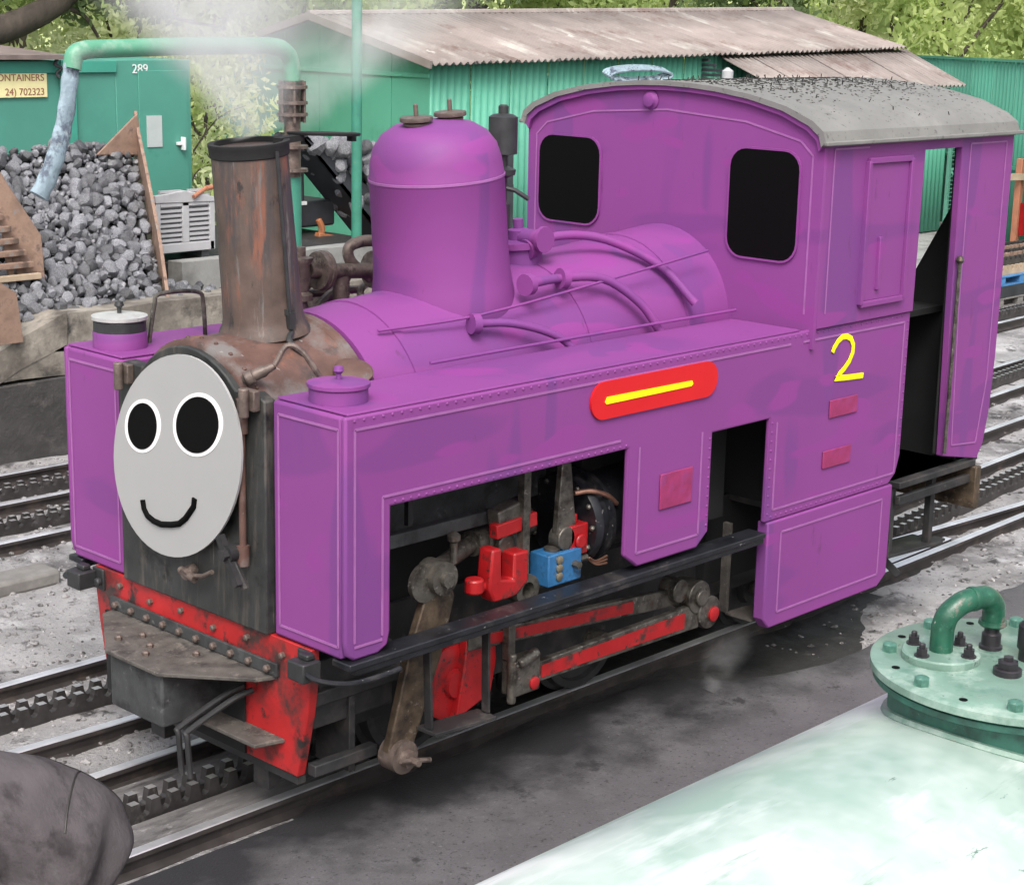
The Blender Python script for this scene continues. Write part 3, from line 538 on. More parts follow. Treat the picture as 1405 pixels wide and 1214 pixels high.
# front beam, shelf, buffing block, guard rods
m = MB(); m.prism([(-.90, .955), (.90, .955), (.90, .82), (.87, .62), (.82, .40), (.79, .28), (-.79, .28), (-.82, .40), (-.87, .62), (-.90, .82)], 'x', -.005, .045); beam = obj('front_beam', m, 'red_paint', loco, bevel=.005)
m = MB(); m.prism([(.72, 0), (.70, -.10), (.22, -.40), (-.22, -.40), (-.60, -.10), (-.64, 0)], 'z', .735, .755); m.v = [Vector((v.y, v.x, v.z)) for v in m.v]; shelf = obj('shelf', m, 'shelf_grey', beam, bevel=.004)
m = MB(); m.box((-.025, -.66, .757), (-.006, .74, .825)); obj('shelf_angle', m, 'block_grey', beam, bevel=.004)
m = MB(); m.box((-.02, -.40, .285), (-.006, .80, .73)); obj('beam_shade_plate', m, 'soot', beam)  # black sheet added as painted shade on the beam below the shelf
for k in range(10): obj('bolt', MB().lathe((-.025, .68 - k * .142, .79), (-1, 0, 0), [(.019, 0), (.019, .018), (.010, .026)], 8), 'pipe_metal', beam)
for k in range(6): obj('bolt', MB().lathe((-.005, .66 - k * .27, .895 - .02 * (k % 2)), (-1, 0, 0), [(.017, 0), (.017, .018), (.010, .024)], 8), 'pipe_metal', beam)
for (xx, yy) in ((-.16, .25), (-.22, .10), (-.27, .30), (-.30, .02), (-.12, -.15)): obj('bolt', MB().lathe((xx, yy, .755), (0, 0, 1), [(.02, 0), (.02, .016), (.011, .024)], 6), 'pipe_metal', shelf)
m = MB(); m.box((-.37, -.21, .455), (-.006, .23, .732)); obj('buffing_block', m, 'block_grey', beam, bevel=.012)
m = MB(); m.prism([(-.16, -.66), (-.006, -.70), (-.006, -.16), (-.16, -.22)], 'z', .43, .45); obj('step_plate', m, 'shelf_grey', beam, bevel=.004)
for o_ in (0, .07):
    m = MB(); m.tube(smoothpts([(-.02, -.40 - o_, .64), (-.12, -.36 - o_, .60), (-.29, -.245 - o_, .455), (-.305, -.25 - o_, .42), (-.305, -.27 - o_, .22)], 5), .016, 8); obj('guard_rod', m, 'grimy_black', beam)
m = MB(); m.bar((.03, -.78, .255), (.03, .78, .255), .05, .04); m.box((.05, -.5, .1), (.12, -.38, .4)); m.box((.05, .38, .1), (.12, .5, .4)); obj('guard_iron', m, 'grimy_black', beam)
m = MB(); m.box((.05, -.86, .28), (.45, -.80, .34)); m.box((.05, -.80, .50), (.6, -.54, .84)); m.box((.3, -.82, .22), (.34, -.56, .62)); m.box((.05, -.84, .63), (1.6, -.60, .70)); obj('frame_bracket', m, 'grimy_black', loco, bevel=.006)

# ---- valve gear and rods on the near side (mirrored simply on the far side by symmetry of build)
for s in (-1, 1):
    yv = s * .95
    def P3(x, z, dy=0): return (x, yv + s * dy, z)
    # rocking lever, tapered, pivoted above the running board
    m = MB(); m.prism([(.70, 1.22), (.80, 1.22), (.86, 1.05), (.79, .80), (.56, .26), (.44, .25), (.42, .34), (.57, .86), (.66, 1.08)], 'y', yv - .025, yv + .025); rk = obj('rocking_lever', m, 'brown_steel', loco, bevel=.008)
    m = MB(); m.cyl(P3(.75, 1.17, -.06), P3(.75, 1.17, .07), .085, 20); m.cyl(P3(.75, 1.17, .07), P3(.75, 1.17, .10), .04, 12); m.cyl(P3(.66, 1.16, .0), P3(.66, 1.16, .03), .10, 18); obj('pivot_boss', m, 'rod_steel', rk)
    m = MB(); m.cyl(P3(.50, .30, -.05), P3(.50, .30, .06), .085, 20); m.nut(P3(.50, .30, .06), (0, s, 0), .045, .04); m.cyl(P3(.50, .30, .10), P3(.50, .30, .16), .018, 8); m.cyl(P3(.42, .32, .11), P3(.62, .27, .11), .013, 8); obj('crank_pin', m, 'pipe_metal', rk)
    # red crank disc and balance weight
    m = MB(); m.lathe(P3(.98, .52, -.16), (0, s, 0), [(.20, 0), (.20, .05), (.17, .07), (.08, .07), (.07, .10)], 28); obj('crank_disc', m, 'red_clean', loco)
    m = MB(); m.prism([(.95, .34), (1.20, .42), (1.24, .60), (1.22, .76), (1.02, .76), (1.0, .60)], 'y', yv - s * .10, yv - s * .04); obj('balance_weight', m, 'red_clean', loco, bevel=.01)
    # upper and lower rods with red fluting
    def rod(a, b, w0, w1, dy, nm, mm='rod_steel', red=True, r0=.08, r1=.92):
        a, b = Vector(a), Vector(b); d_ = (b - a).normalized(); n_ = Vector((-d_.z, 0, d_.x)); m = MB(); ya_, yb_ = yv + s * (dy - .022), yv + s * (dy + .022)
        pts = [a + n_ * w0, b + n_ * w1, b - n_ * w1, a - n_ * w0]; m.prism([(p.x, p.z) for p in pts], 'y', ya_, yb_); o_ = obj(nm, m, mm, loco, bevel=.006)
        if red:
            a2, b2 = a.lerp(b, r0), a.lerp(b, r1); pts = [a2 + n_ * w0 * .62, b2 + n_ * w1 * .62, b2 - n_ * w1 * .62, a2 - n_ * w0 * .62]; m = MB(); m.prism([(p.x, p.z) for p in pts], 'y', yb_ + s * .001, yb_ + s * .006); obj('red_flute', m, 'red_clean', o_)
        return o_
    rod((1.02, 0, .745), (2.78, 0, .605), .045, .055, -.05, 'connecting_rod', r1=.74)
    rod((1.42, 0, .49), (2.85, 0, .485), .055, .075, .02, 'coupling_rod', r0=.05, r1=.9)
    m = MB(); m.cyl(P3(2.84, .60, -.1), P3(2.84, .60, .05), .10, 22); m.cyl(P3(2.93, .49, -.08), P3(2.93, .49, .06), .10, 22); m.cyl(P3(2.84, .60, .05), P3(2.84, .60, .075), .05, 14); m.box((2.78, yv - .03, .46), (2.93, yv + .03, .62)); m.cyl(P3(2.70, .66, -.1), P3(2.70, .66, .02), .07, 18); be = obj('rod_big_end', m, 'rod_steel', loco, bevel=.006)
    obj('red_cap', MB().lathe(P3(2.96, .475, .06), (0, s, 0), [(.045, 0), (.045, .012), (.035, .018), (.002, .02)], 18), 'red_clean', be)
    m = MB(); m.box((1.27, min(yv - s * .04, yv + s * .06), .40), (1.47, max(yv - s * .04, yv + s * .06), .60)); m.cyl((1.30, yv + s * .06, .58), (1.44, yv + s * .06, .62), .03, 10); m.cyl((1.28, yv + s * .03, .36), (1.28, yv + s * .03, .64), .025, 10); bl = obj('rod_block', m, 'rod_steel', loco, bevel=.012)
    obj('red_cap', MB().lathe((1.42, yv + s * .06, .45), (0, s, 0), [(.035, 0), (.035, .01), (.028, .015), (.002, .016)], 16), 'red_clean', bl)
    m = MB(); m.bar(P3(1.285, .86, 0), P3(1.285, .60, 0), .05, .05, (0, 1, 0)); obj('hanger_link', m, 'rod_steel', loco, bevel=.005)
    # step stirrup
    m = MB(); m.bar(P3(.60, .90, .1), P3(.62, .43, .1), .05, .016, (1, 0, 0)); m.bar(P3(1.01, .90, .1), P3(1.02, .41, .1), .05, .016, (1, 0, 0)); m.prism([(.60, .41), (1.03, .385), (1.03, .405), (.60, .43)], 'y', yv + s * .03, yv + s * .17); obj('foot_stirrup', m, 'grimy_black', loco, bevel=.003)
    # above the running board
    m = MB(); m.bar(P3(1.375, 1.66, 0), P3(1.375, 1.0, 0), .05, .045, (0, 1, 0)); m.lathe(P3(1.38, .965, -.04), (0, s, 0), [(.045, 0), (.085, .0), (.085, .08), (.045, .08), (.045, 0.001)], 20); obj('valve_link', m, 'rod_steel', loco)
    m = MB(); m.prism([(1.08, 1.04), (1.10, 1.24), (1.165, 1.24), (1.17, 1.07), (1.26, 1.05), (1.26, 1.19), (1.37, 1.19), (1.37, 1.02), (1.28, .96), (1.21, .955), (1.12, .958)], 'y', yv - .05, yv + .05); m.cyl(P3(1.02, 1.02, 0), P3(1.02, 1.10, 0), .05, 12); m.cyl(P3(1.0, 1.05, 0), P3(1.12, 1.04, 0), .028, 10); yk = obj('red_yoke', m, 'red_clean', loco, bevel=.012)
    m = MB(); m.cyl(P3(.84, 1.16, -.1), P3(1.15, 1.22, -.16), .045, 14); m.cyl(P3(1.15, 1.22, -.16), P3(1.62, 1.24, -.2), .07, 16); m.cyl(P3(.92, 1.19, -.05), P3(.92, 1.30, -.05), .02, 8); m.lathe(P3(.92, 1.29, -.05), (0, 0, 1), [(.01, 0), (.035, .02), (.035, .045), (.01, .065)], 12); obj('valve_spindle', m, 'rod_steel', loco)
    m = MB(); m.bar(P3(1.17, 1.31, -.02), P3(1.47, 1.33, -.02), .06, .075); obj('red_bracket', m, 'red_clean', loco, bevel=.006)
    m = MB(); m.box((1.22, min(yv - s * .18, yv - s * .08), 1.14), (1.42, max(yv - s * .18, yv - s * .08), 1.28)); m.cyl(P3(1.30, 1.21, -.08), P3(1.30, 1.21, -.04), .06, 16); m.bar(P3(1.20, 1.36, -.05), P3(1.44, 1.40, -.05), .09, .10); obj('crosshead', m, 'rod_steel', loco, bevel=.01)
    m = MB(); m.prism([(1.63, 1.60), (1.70, 1.60), (1.76, 1.18), (1.60, 1.18)], 'y', yv - .03, yv + .01); m.cyl(P3(1.66, 1.19, -.03), P3(1.66, 1.19, .05), .065, 16); obj('expansion_link', m, 'rod_steel', loco, bevel=.006)
    m = MB(); m.box((1.69, yv - .05, 1.08), (1.83, yv + .05, 1.25)); m.cyl(P3(1.76, 1.25, 0), P3(1.76, 1.30, 0), .022, 8); m.cyl(P3(1.76, 1.16, .05), P3(1.76, 1.16, .07), .04, 14); obj('oil_box', m, 'red_clean', loco, bevel=.008)
    m = MB(); m.box((1.50, yv - .07, .956), (1.76, yv + .07, 1.13)); lub = obj('lubricator', m, 'blue_paint', loco, bevel=.008)
    obj('filler_cap', MB().lathe(P3(1.60, 1.13, 0), (0, 0, 1), [(.045, 0), (.045, .015), (.015, .022)], 14), 'rod_steel', lub); obj('drain_plug', MB().nut(P3(1.7, 1.05, .07), (0, s, 0), .022, .04), 'rod_steel', lub); obj('outlet_union', MB().cyl(P3(1.76, 1.05, .03), P3(1.84, 1.05, .03), .02, 8), 'rod_steel', lub)
    for k in range(3): obj('sight_glass', MB().lathe(P3(1.58, 1.005 + k * .045, .071), (0, s, 0), [(.024, 0), (.024, .008), (.012, .012)], 14), 'brass', lub)
    m = MB(); m.lathe((1.86, s * .80, 1.22), (1, 0, .05), [(.05, -.02), (.25, -.02), (.26, 0), (.26, .03), (.23, .035), (.23, .10), (.26, .105), (.26, .13), (.22, .14), (.22, .9)], 32)
    cy = obj('cylinder', m, 'black_paint', loco)
    for k in range(12):
        a = k * math.pi / 6; obj('cylinder_bolt', MB().lathe((1.838, s * .80 + .225 * math.cos(a), 1.22 + .225 * math.sin(a)), (-1, 0, 0), [(.016, 0), (.016, .012), (.008, .02)], 6), 'rod_steel', cy)
    pipe([(1.74, s * .97, 1.42), (1.84, s * 1.0, 1.42), (1.95, s * 1.02, 1.38), (2.03, s * 1.02, 1.32)], .014, 'copper', loco, 'copper_pipe')
    for k in range(3): pipe([(1.84, s * (.98 + .012 * k), 1.05), (1.90, s * 1.0, 1.0 + .01 * k), (1.99, s * 1.0, .99 + .02 * k)], .006, 'copper', loco, 'oil_pipe')
    m = MB(); m.bar((.28, s * .82, 1.36), (1.24, s * .82, 1.36), .06, .07); m.bar((.28, s * .60, 1.38), (1.9, s * .60, 1.40), .04, .16); obj('slide_bar', m, 'block_grey', loco, bevel=.005)
    for xx in (.42, .72): obj('support_stay', MB().bar((xx, s * .78, 1.4), (xx, s * .78, 1.66), .03, .03, (0, 1, 0)), 'grimy_black', loco)
    m = MB(); m.prism([(3.30, .35), (3.56, .34), (3.56, .355), (3.30, .365)], 'y', s * .85, s * 1.05); m.bar((3.32, s * .82, .36), (3.32, s * .82, .92), .03, .05); obj('hanging_step', m, 'shelf_grey', loco)
    # rear steps
    m = MB()
    for xx in (4.72, 5.22): m.bar((xx, s * 1.08, .96), (xx, s * 1.08, .47), .05, .05, (1, 0, 0))
    m.bar((4.86, s * .98, .9), (4.70, s * 1.0, .52), .04, .12); m.prism([(4.62, .49), (5.34, .45), (5.34, .47), (4.62, .51)], 'y', s * .9, s * 1.14); m.bar((4.62, s * 1.13, .5), (4.64, s * 1.13, .62), .02, .05, (0, 1, 0)); m.bar((4.75, s * 1.0, .47), (4.85, s * 1.1, .33), .05, .05); m.box((5.17, s * 1.08 - .04, .455), (5.4, s * 1.08 + .04, .475)); obj('rear_step', m, 'grimy_black', loco, bevel=.004)
    m = MB(); m.box((4.68, min(s * .6, s * 1.17), .955), (5.64, max(s * .6, s * 1.17), 1.0)); m.box((4.70, min(s * 1.12, s * 1.16), .84), (5.60, max(s * 1.12, s * 1.16), .90)); obj('cab_step_edge', m, 'grimy_black', loco, bevel=.006)
m = MB(); m.box((5.60, -1.2, .66), (5.67, 1.2, .955)); obj('rear_beam', m, 'brown_steel', loco, bevel=.008)
# nameplate and number (near side)
m = MB(); pl = [(1.74 + .10 * math.cos(R(a)), 1.95 + .10 * math.sin(R(a))) for a in range(90, 271, 15)] + [(2.60 + .10 * math.cos(R(a)), 1.95 + .10 * math.sin(R(a))) for a in range(-90, 91, 15)]
m.prism(pl, 'y', -(H + .016), -(H + .003)); npl = obj('nameplate', m, 'plate_red', loco, smooth=30); npl['label'] = 'rounded red nameplate with a yellow bar'
m = MB(); m.prism([(1.745, 1.942), (1.755, 1.930), (2.46, 1.932), (2.475, 1.944), (2.465, 1.962), (1.76, 1.968)], 'y', -(H + .020), -(H + .0165)); obj('yellow_bar', m, 'yellow_paint', npl)
two = [(3.836, 1.951), (3.851, 1.979), (3.89, 2.015), (3.934, 2.035), (3.98, 2.033), (4.026, 2.014), (4.056, 1.973), (4.056, 1.925), (4.024, 1.875), (3.973, 1.835), (3.92, 1.806), (3.879, 1.787), (4.027, 1.775), (4.187, 1.766)]
m = MB(); m.tube([(x, -(H + .012), z) for x, z in two], .0185, 10); m.v = [Vector((v.x, -(H + .0035) - max(0, (-v.y - H - .0)) * .18, v.z)) for v in m.v]; num = obj('number_two', m, 'yellow_paint', loco); num['label'] = 'hand drawn yellow figure 2'

# ---- cab
CX0, CX1 = 3.56, 5.76
prof = [(1.185, 3.20), (1.165, 3.26), (1.09, 3.315), (.90, 3.39), (.65, 3.445), (.40, 3.478), (.2, 3.492), (0, 3.497)]
profm = prof + [(-y, z) for y, z in prof[-2::-1]]
def rrect(cy, cz, hw, hh, r, n=5):
    out = []
    for (sx, sz, a0) in ((1, 1, 0), (-1, 1, 90), (-1, -1, 180), (1, -1, 270)):
        out += [(cy + sx * (hw - r) + r * math.cos(R(a0 + 90 * k / n)), cz + sz * (hh - r) + r * math.sin(R(a0 + 90 * k / n))) for k in range(n + 1)]
    return out
m = MB(); m.prism([(1.16, 2.0), (-1.16, 2.0)] + [(y * .985, z - .012) for y, z in profm[::-1]], 'x', CX0 + .03, CX0 + .06); cf = obj('cab_front', m, 'purple', loco)
m = MB()
ring = [(y, z + .004) for y, z in profm]; inner = [(y * .965, z - .05) for y, z in profm]
m.prism(ring + inner[::-1], 'x', CX0, CX0 + .035); obj('arch_rim', m, 'purple', cf)
obj('lining', front_strip([(1.09, 2.2), (1.09, 3.12), (1.0, 3.20), (.6, 3.29), (0, 3.33), (-.6, 3.29), (-1.0, 3.20), (-1.09, 3.12), (-1.09, 2.2)], CX0 + .028, .011), 'lining', cf, smooth=0)
m = MB(); m.lathe((CX0 + .03, .13, 3.38), (-1, 0, 0), [(.06, 0), (.06, .01), (.045, .02), (.04, .035), (.02, .04)], 20); obj('cab_boss', m, 'purple', cf)
for cyy, czz, hw, hh in ((.79, 2.845, .262, .275), (-.76, 2.815, .25, .32)):
    m = MB(); o1 = rrect(cyy, czz, hw + .012, hh + .012, .12); i1 = rrect(cyy, czz, hw, hh, .11); n_ = len(o1)
    vs = [(CX0 + .029, *p) for p in o1] + [(CX0 + .015, *p) for p in o1] + [(CX0 + .015, *p) for p in i1] + [(CX0 + .029, *p) for p in i1]
    m.add(vs, [(k * n_ + i, k * n_ + (i + 1) % n_, ((k + 1) % 4) * n_ + (i + 1) % n_, ((k + 1) % 4) * n_ + i) for k in range(4) for i in range(n_)])
    wf = obj('window_frame', m, 'purple', cf)
    m = MB(); m.prism(i1, 'x', CX0 + .016, CX0 + .028); obj('window_pane', m, 'glass_dark', cf, smooth=0)
# roof sheet
m = MB(); top = [(y * 1.012, z + .006) for y, z in profm]; bot = [(y * .985, z - .022) for y, z in profm]; m.prism(top + bot[::-1], 'x', CX0 - .015, CX1 + .03); roof = obj('cab_roof', m, 'roof_grey', loco, smooth=35)
m = MB(); m.prism([(y * .975, z - .03) for y, z in profm] + [(y * .965, z - .04) for y, z in profm[::-1]], 'x', CX0 + .06, CX1); obj('roof_lining', m, 'soot', roof)
for s in (-1, 1): obj('gutter', MB().box((CX0 - .02, s * 1.2 - .02, 3.185), (CX1 + .06, s * 1.2 + .012, 3.21)), 'roof_grey', roof, bevel=.006)
m = MB(); rng = random.Random(3)
def roofz(y):
    y = abs(y)
    for (a, za), (b, zb) in zip(prof, prof[1:]):
        if b <= y <= a: return zb + (za - zb) * (y - b) / (a - b)
    return 3.2
for k in range(1500):
    x = rng.uniform(3.65, 5.72); y = max(-1.1, min(1.1, rng.gauss(-.15, .42))); z = roofz(y) + .006
    if rng.random() < .05: m.obox((x, y, z + .010), (.0025, 0, 0), (0, .0025, 0), (rng.uniform(-.008, .008), rng.uniform(-.008, .008), rng.uniform(.010, .020)))
    else: a = rng.random() * 6; l_ = rng.uniform(.003, .014); m.obox((x, y, z), (l_ * math.cos(a), l_ * math.sin(a), 0), (-.004 * math.sin(a), .004 * math.cos(a), 0), (0, 0, .004))
deb = kind(obj('soot_debris', m, 'debris', smooth=0), 'stuff'); tag(deb, 'black soot flakes and cinders scattered over the grey cab roof', 'soot')
# cab interior
m = MB(); m.box((3.62, -1.1, .965), (5.78, 1.1, 1.0)); obj('cab_floor', m, 'grimy_black', loco)
m = MB()
for s in (-1, 1): m.box((3.60, s * 1.09 - .006, 1.0), (4.68, s * 1.09 + .006, 3.2)); m.prism([(5.19, 1.1), (5.66, 1.03), (5.78, 1.7), (5.78, 3.2), (5.17, 3.2)], 'y', s * 1.095 - .006, s * 1.095 + .006)
m.box((3.625, -1.1, 1.0), (3.64, 1.1, 3.3)); obj('cab_inner_lining', m, 'soot', loco)
m = MB(); m.box((5.50, -1.08, 1.0), (5.54, 1.08, 2.02)); m.prism([(-1.08, 2.02), (-.98, 2.75), (-.93, 2.75), (-.55, 2.02)], 'x', 5.50, 5.54); m.prism([(1.08, 2.02), (.98, 2.75), (.93, 2.75), (.55, 2.02)], 'x', 5.50, 5.54); m.box((5.0, -.9, 2.0), (5.54, .9, 2.04)); obj('coal_bunker', m, 'soot', loco)
m = MB(); m.box((4.9, -.7, 2.04), (5.3, -.3, 2.10)); m.bar((4.75, -.8, 2.06), (5.4, -.4, 2.10), .03, .03); obj('fire_tools', m, 'rod_steel', loco)
m = MB(); m.lathe(bpt(3.6), bax, [(.5, 0), (.5, .1), (.3, .12)], 24); m.cyl((3.8, .3, 2.3), (3.8, .3, 2.9), .05, 10); obj('backhead', m, 'soot', loco)

# ------------------------------------------------------------------ concrete wall, coal heap, plates
def rough_block(x0, x1, y0, y1, z0, z1, amp, seed, cut=None):
    bm = bmesh.new(); bmesh.ops.create_cube(bm, size=1)
    bmesh.ops.subdivide_edges(bm, edges=bm.edges, cuts=9, use_grid_fill=True)
    m = MB(); bm.verts.index_update()
    for v in bm.verts:
        p = Vector((x0 + (v.co.x + .5) * (x1 - x0), y0 + (v.co.y + .5) * (y1 - y0), z0 + (v.co.z + .5) * (z1 - z0)))
        nz = Vector((noise.noise(p * 1.7 + Vector((seed, 0, 0))), noise.noise(p * 1.7 + Vector((0, seed, 0))), noise.noise(p * 2.3 + Vector((0, 0, seed))))) * amp
        if cut: p = cut(p)
        m.v.append(p + nz)
    m.f = [tuple(v.index for v in f.verts) for f in bm.faces]; m.mi = [0] * len(m.f); bm.free(); return m
wall = thing('concrete_wall', 'stained rough concrete retaining wall holding back the coal heap', 'wall', (5, 7.05, GZ))
def cutl(p):
    if p.z > .9 and p.x < 3.6: p.z -= max(0, (3.55 - p.x)) * .42
    return p
obj('block', rough_block(-1, 3.55, 6.8, 7.25, .62, 1.19, .03, 3, cutl), 'concrete', wall, smooth=35)
obj('block', rough_block(3.57, 8.5, 6.82, 7.25, .60, 1.17, .03, 5), 'concrete', wall, smooth=35)
obj('base_block', rough_block(-1, 8.5, 6.76, 7.3, GZ - .1, .60, .03, 9), 'concrete_stain', wall, smooth=35)
platform = thing('concrete_platform', 'grey concrete platform beside the coal heap with a plastic box on top', 'platform', (7.6, 8.7, GZ))
obj('front_face', rough_block(6.02, 9.2, 8.45, 8.7, GZ, 1.25, .012, 2), 'concrete_grey', platform, smooth=35)
obj('deck', rough_block(5.9, 9.2, 8.72, 11.2, GZ, 1.22, .012, 6), 'grimy_shade_ground', platform, smooth=35)

def rock_mesh(seed, flat=.75):
    rng = random.Random(seed); bm = bmesh.new(); bmesh.ops.create_icosphere(bm, subdivisions=2, radius=1)
    planes = [(Vector((rng.gauss(0, 1), rng.gauss(0, 1), rng.gauss(0, 1))).normalized(), rng.uniform(.55, .85)) for _ in range(9)]
    for v in bm.verts:
        for n_, d_ in planes:
            e = v.co.dot(n_) - d_
            if e > 0: v.co -= n_ * e * .95
        v.co *= 1 + .12 * noise.noise(v.co * 1.5 + Vector((seed * 3.1, 0, 0)))
    me = bpy.data.meshes.new('coal_lump'); bm.to_mesh(me); bm.free(); me.materials.append(MATS['coal'])
    me.polygons.foreach_set('use_smooth', [True] * len(me.polygons)); me.set_sharp_from_angle(angle=R(28)); return me
ROCKS = [rock_mesh(i) for i in range(10)]
def heap_z(x, y): return 1.10 + max(0, min(1, (y - 7.05) / 1.85)) * 1.42 + .06 * noise.noise((x * 2, y * 2, 0))
def xr(y): return 4.78 + (y - 7.0) * .51          # right bunker plate line
heap = thing('coal_heap', 'heap of large dark coal lumps sloping down behind the concrete wall', 'coal heap', (4.6, 7.9, 1.05))
m = grid(0, 1, 7.0, 9.0, 30, 20, lambda x, y: 0); m.v = [Vector((1.6 + v.x * (xr(v.y) - .03 - 1.6), v.y, heap_z(1.6 + v.x * (xr(v.y) - 1.6), v.y) - .10)) for v in m.v]; kind(obj('coal_core', m, 'coal_base', heap, smooth=180, recalc=False), 'stuff')
rng = random.Random(11); pts = []
def place(xa, xb, ya, yb, zf, want, dmin, tries=14000, ok=None):
    out = []
    for _ in range(tries):
        x, y = rng.uniform(xa, xb), rng.uniform(ya, yb)
        if ok and not ok(x, y): continue
        z = zf(x, y)
        if all((x - a) ** 2 + (y - b) ** 2 + (z - c) ** 2 > dmin * dmin for a, b, c in out): out.append((x, y, z))
        if len(out) >= want: break
    return out
main = place(3.0, 6.3, 7.08, 8.85, heap_z, 900, .095, ok=lambda x, y: x < xr(y) - .05 and x > 3.0 + (y - 7.0) * .55)
foot = place(4.8, 6.3, 7.08, 7.7, lambda x, y: 1.12 - (x - 4.8) * .06 + .1 * (y - 7.1), 60, .10, ok=lambda x, y: x > xr(y) - .05 and (x - 4.8) < 1.5 - (y - 7.0))
allp = sorted(main + foot, key=lambda p: (p[0] + 5) ** 2 + (p[1] + 7) ** 2)
rest = MB()
for i, (x, y, z) in enumerate(allp):
    s_ = rng.choice((.046, .058, .066, .074, .088)) * rng.uniform(.85, 1.2); sc = (s_ * rng.uniform(.85, 1.25), s_ * rng.uniform(.8, 1.1), s_ * rng.uniform(.7, 1.0)); ro = (rng.random() * 6, rng.random() * 6, rng.random() * 6); me = ROCKS[rng.randrange(10)]
    if i < 300: link_copy(me, 'coal_lump', heap, (x, y, z), ro, sc)
    else:
        M_ = Matrix.LocRotScale(Vector((x, y, z)), Matrix.Rotation(ro[0], 3, 'X') @ Matrix.Rotation(ro[1], 3, 'Y'), Vector(sc))
        rest.add([M_ @ v.co for v in me.vertices], [tuple(p.vertices) for p in me.polygons])
if rest.v: kind(obj('coal_lumps', rest, 'coal', heap, smooth=28), 'stuff')
# small coal between the lumps
m = MB(); 
for _ in range(1500):
    y = rng.uniform(7.0, 8.9); x = rng.uniform(2.9 + (y - 7) * .5, xr(y)); z = heap_z(x, y) - .05; s_ = rng.uniform(.02, .045); me = ROCKS[rng.randrange(10)]
    M_ = Matrix.LocRotScale(Vector((x, y, z)), Matrix.Rotation(rng.random() * 6, 3, 'X'), Vector((s_, s_, s_))); m.add([M_ @ v.co for v in me.vertices], [tuple(p.vertices) for p in me.polygons])
kind(obj('small_coal', m, 'coal', heap, smooth=28), 'stuff')
# rusty plates at both sides
m = MB(); pp = [((xr(7.0) + .02), 7.0, .95), (xr(7.0) + .02, 7.0, 1.12), (xr(7.5) + .02, 7.5, 1.72), (xr(8.3) + .02, 8.3, 2.35), (xr(8.6) + .02, 8.62, 2.62), (xr(8.85) + .02, 8.85, 2.82), (xr(9.0) + .02, 9.0, 2.45), (xr(9.0) + .02, 9.0, .95)]
n_ = len(pp); off = Vector((.03, -.017, 0)); m.add([Vector(p) for p in pp] + [Vector(p) + off for p in pp], [tuple(range(n_)), tuple(range(2 * n_ - 1, n_ - 1, -1))] + [(i, n_ + i, n_ + (i + 1) % n_, (i + 1) % n_) for i in range(n_)])
m.add([(5.16, 8.66, 2.40), (5.70, 8.66, 2.38), (5.66, 8.66, 2.80), (5.16, 8.69, 2.40), (5.70, 8.69, 2.38), (5.66, 8.69, 2.80)], [(0, 1, 2), (5, 4, 3), (0, 3, 4, 1), (1, 4, 5, 2), (2, 5, 3, 0)])
tag(obj('bunker_plate', m, 'rust_plate', smooth=0, bevel=.004), 'rusty steel plate rising to a point along the container side of the coal heap', 'steel plate')
m = MB(); pp = [(3.72, 7.55, 1.50), (3.70, 7.55, 1.83), (3.42, 7.95, 2.30), (3.0, 8.5, 2.75), (2.7, 8.5, 2.75), (2.7, 8.5, 1.3), (3.35, 7.6, 1.45)]
pp = [(3.74, 7.42, 1.40), (3.72, 7.42, 1.80), (3.42, 7.5, 2.32), (3.2, 7.56, 2.75), (3.05, 7.6, 2.75), (3.35, 7.5, 1.95), (3.50, 7.46, 1.40)]
n_ = len(pp); off = Vector((.02, .03, 0)); m.add([Vector(p) for p in pp] + [Vector(p) + off for p in pp], [tuple(range(n_)), tuple(range(2 * n_ - 1, n_ - 1, -1))] + [(i, n_ + i, n_ + (i + 1) % n_, (i + 1) % n_) for i in range(n_)])
tag(obj('bunker_plate', m, 'rust_plate', smooth=0, bevel=.004), 'rusty steel plate beside wooden slats, sloping down on the coal', 'steel plate')
lad = thing('slatted_frame', 'rusty slatted frame leaning against the steel plate on the coal', 'frame', (3.3, 7.36, 1.35))
for k in range(6):
    m = MB(); z = 1.42 + k * .11; m.box((2.9, 7.34 + k * .02, z), (3.66 - k * .06, 7.40 + k * .02, z + .055)); obj('slat', m, 'rust_plate' if k else 'wood_pale', lad, bevel=.006)
for xx in (2.95, 3.4): obj('stile', MB().bar((xx, 7.42, 1.36), (xx, 7.54, 2.05), .05, .04), 'rust_plate', lad)
m = MB(); pp = [(3.02, 7.3), (3.1, 7.3)]; m.prism([(2.85, .98), (3.09, .98), (3.04, 1.42), (2.85, 1.55)], 'y', 6.74, 6.77); tag(obj('steel_sheet', m, 'rust_plate', smooth=0, bevel=.003), 'light brown rusty sheet standing against the concrete wall', 'steel sheet')

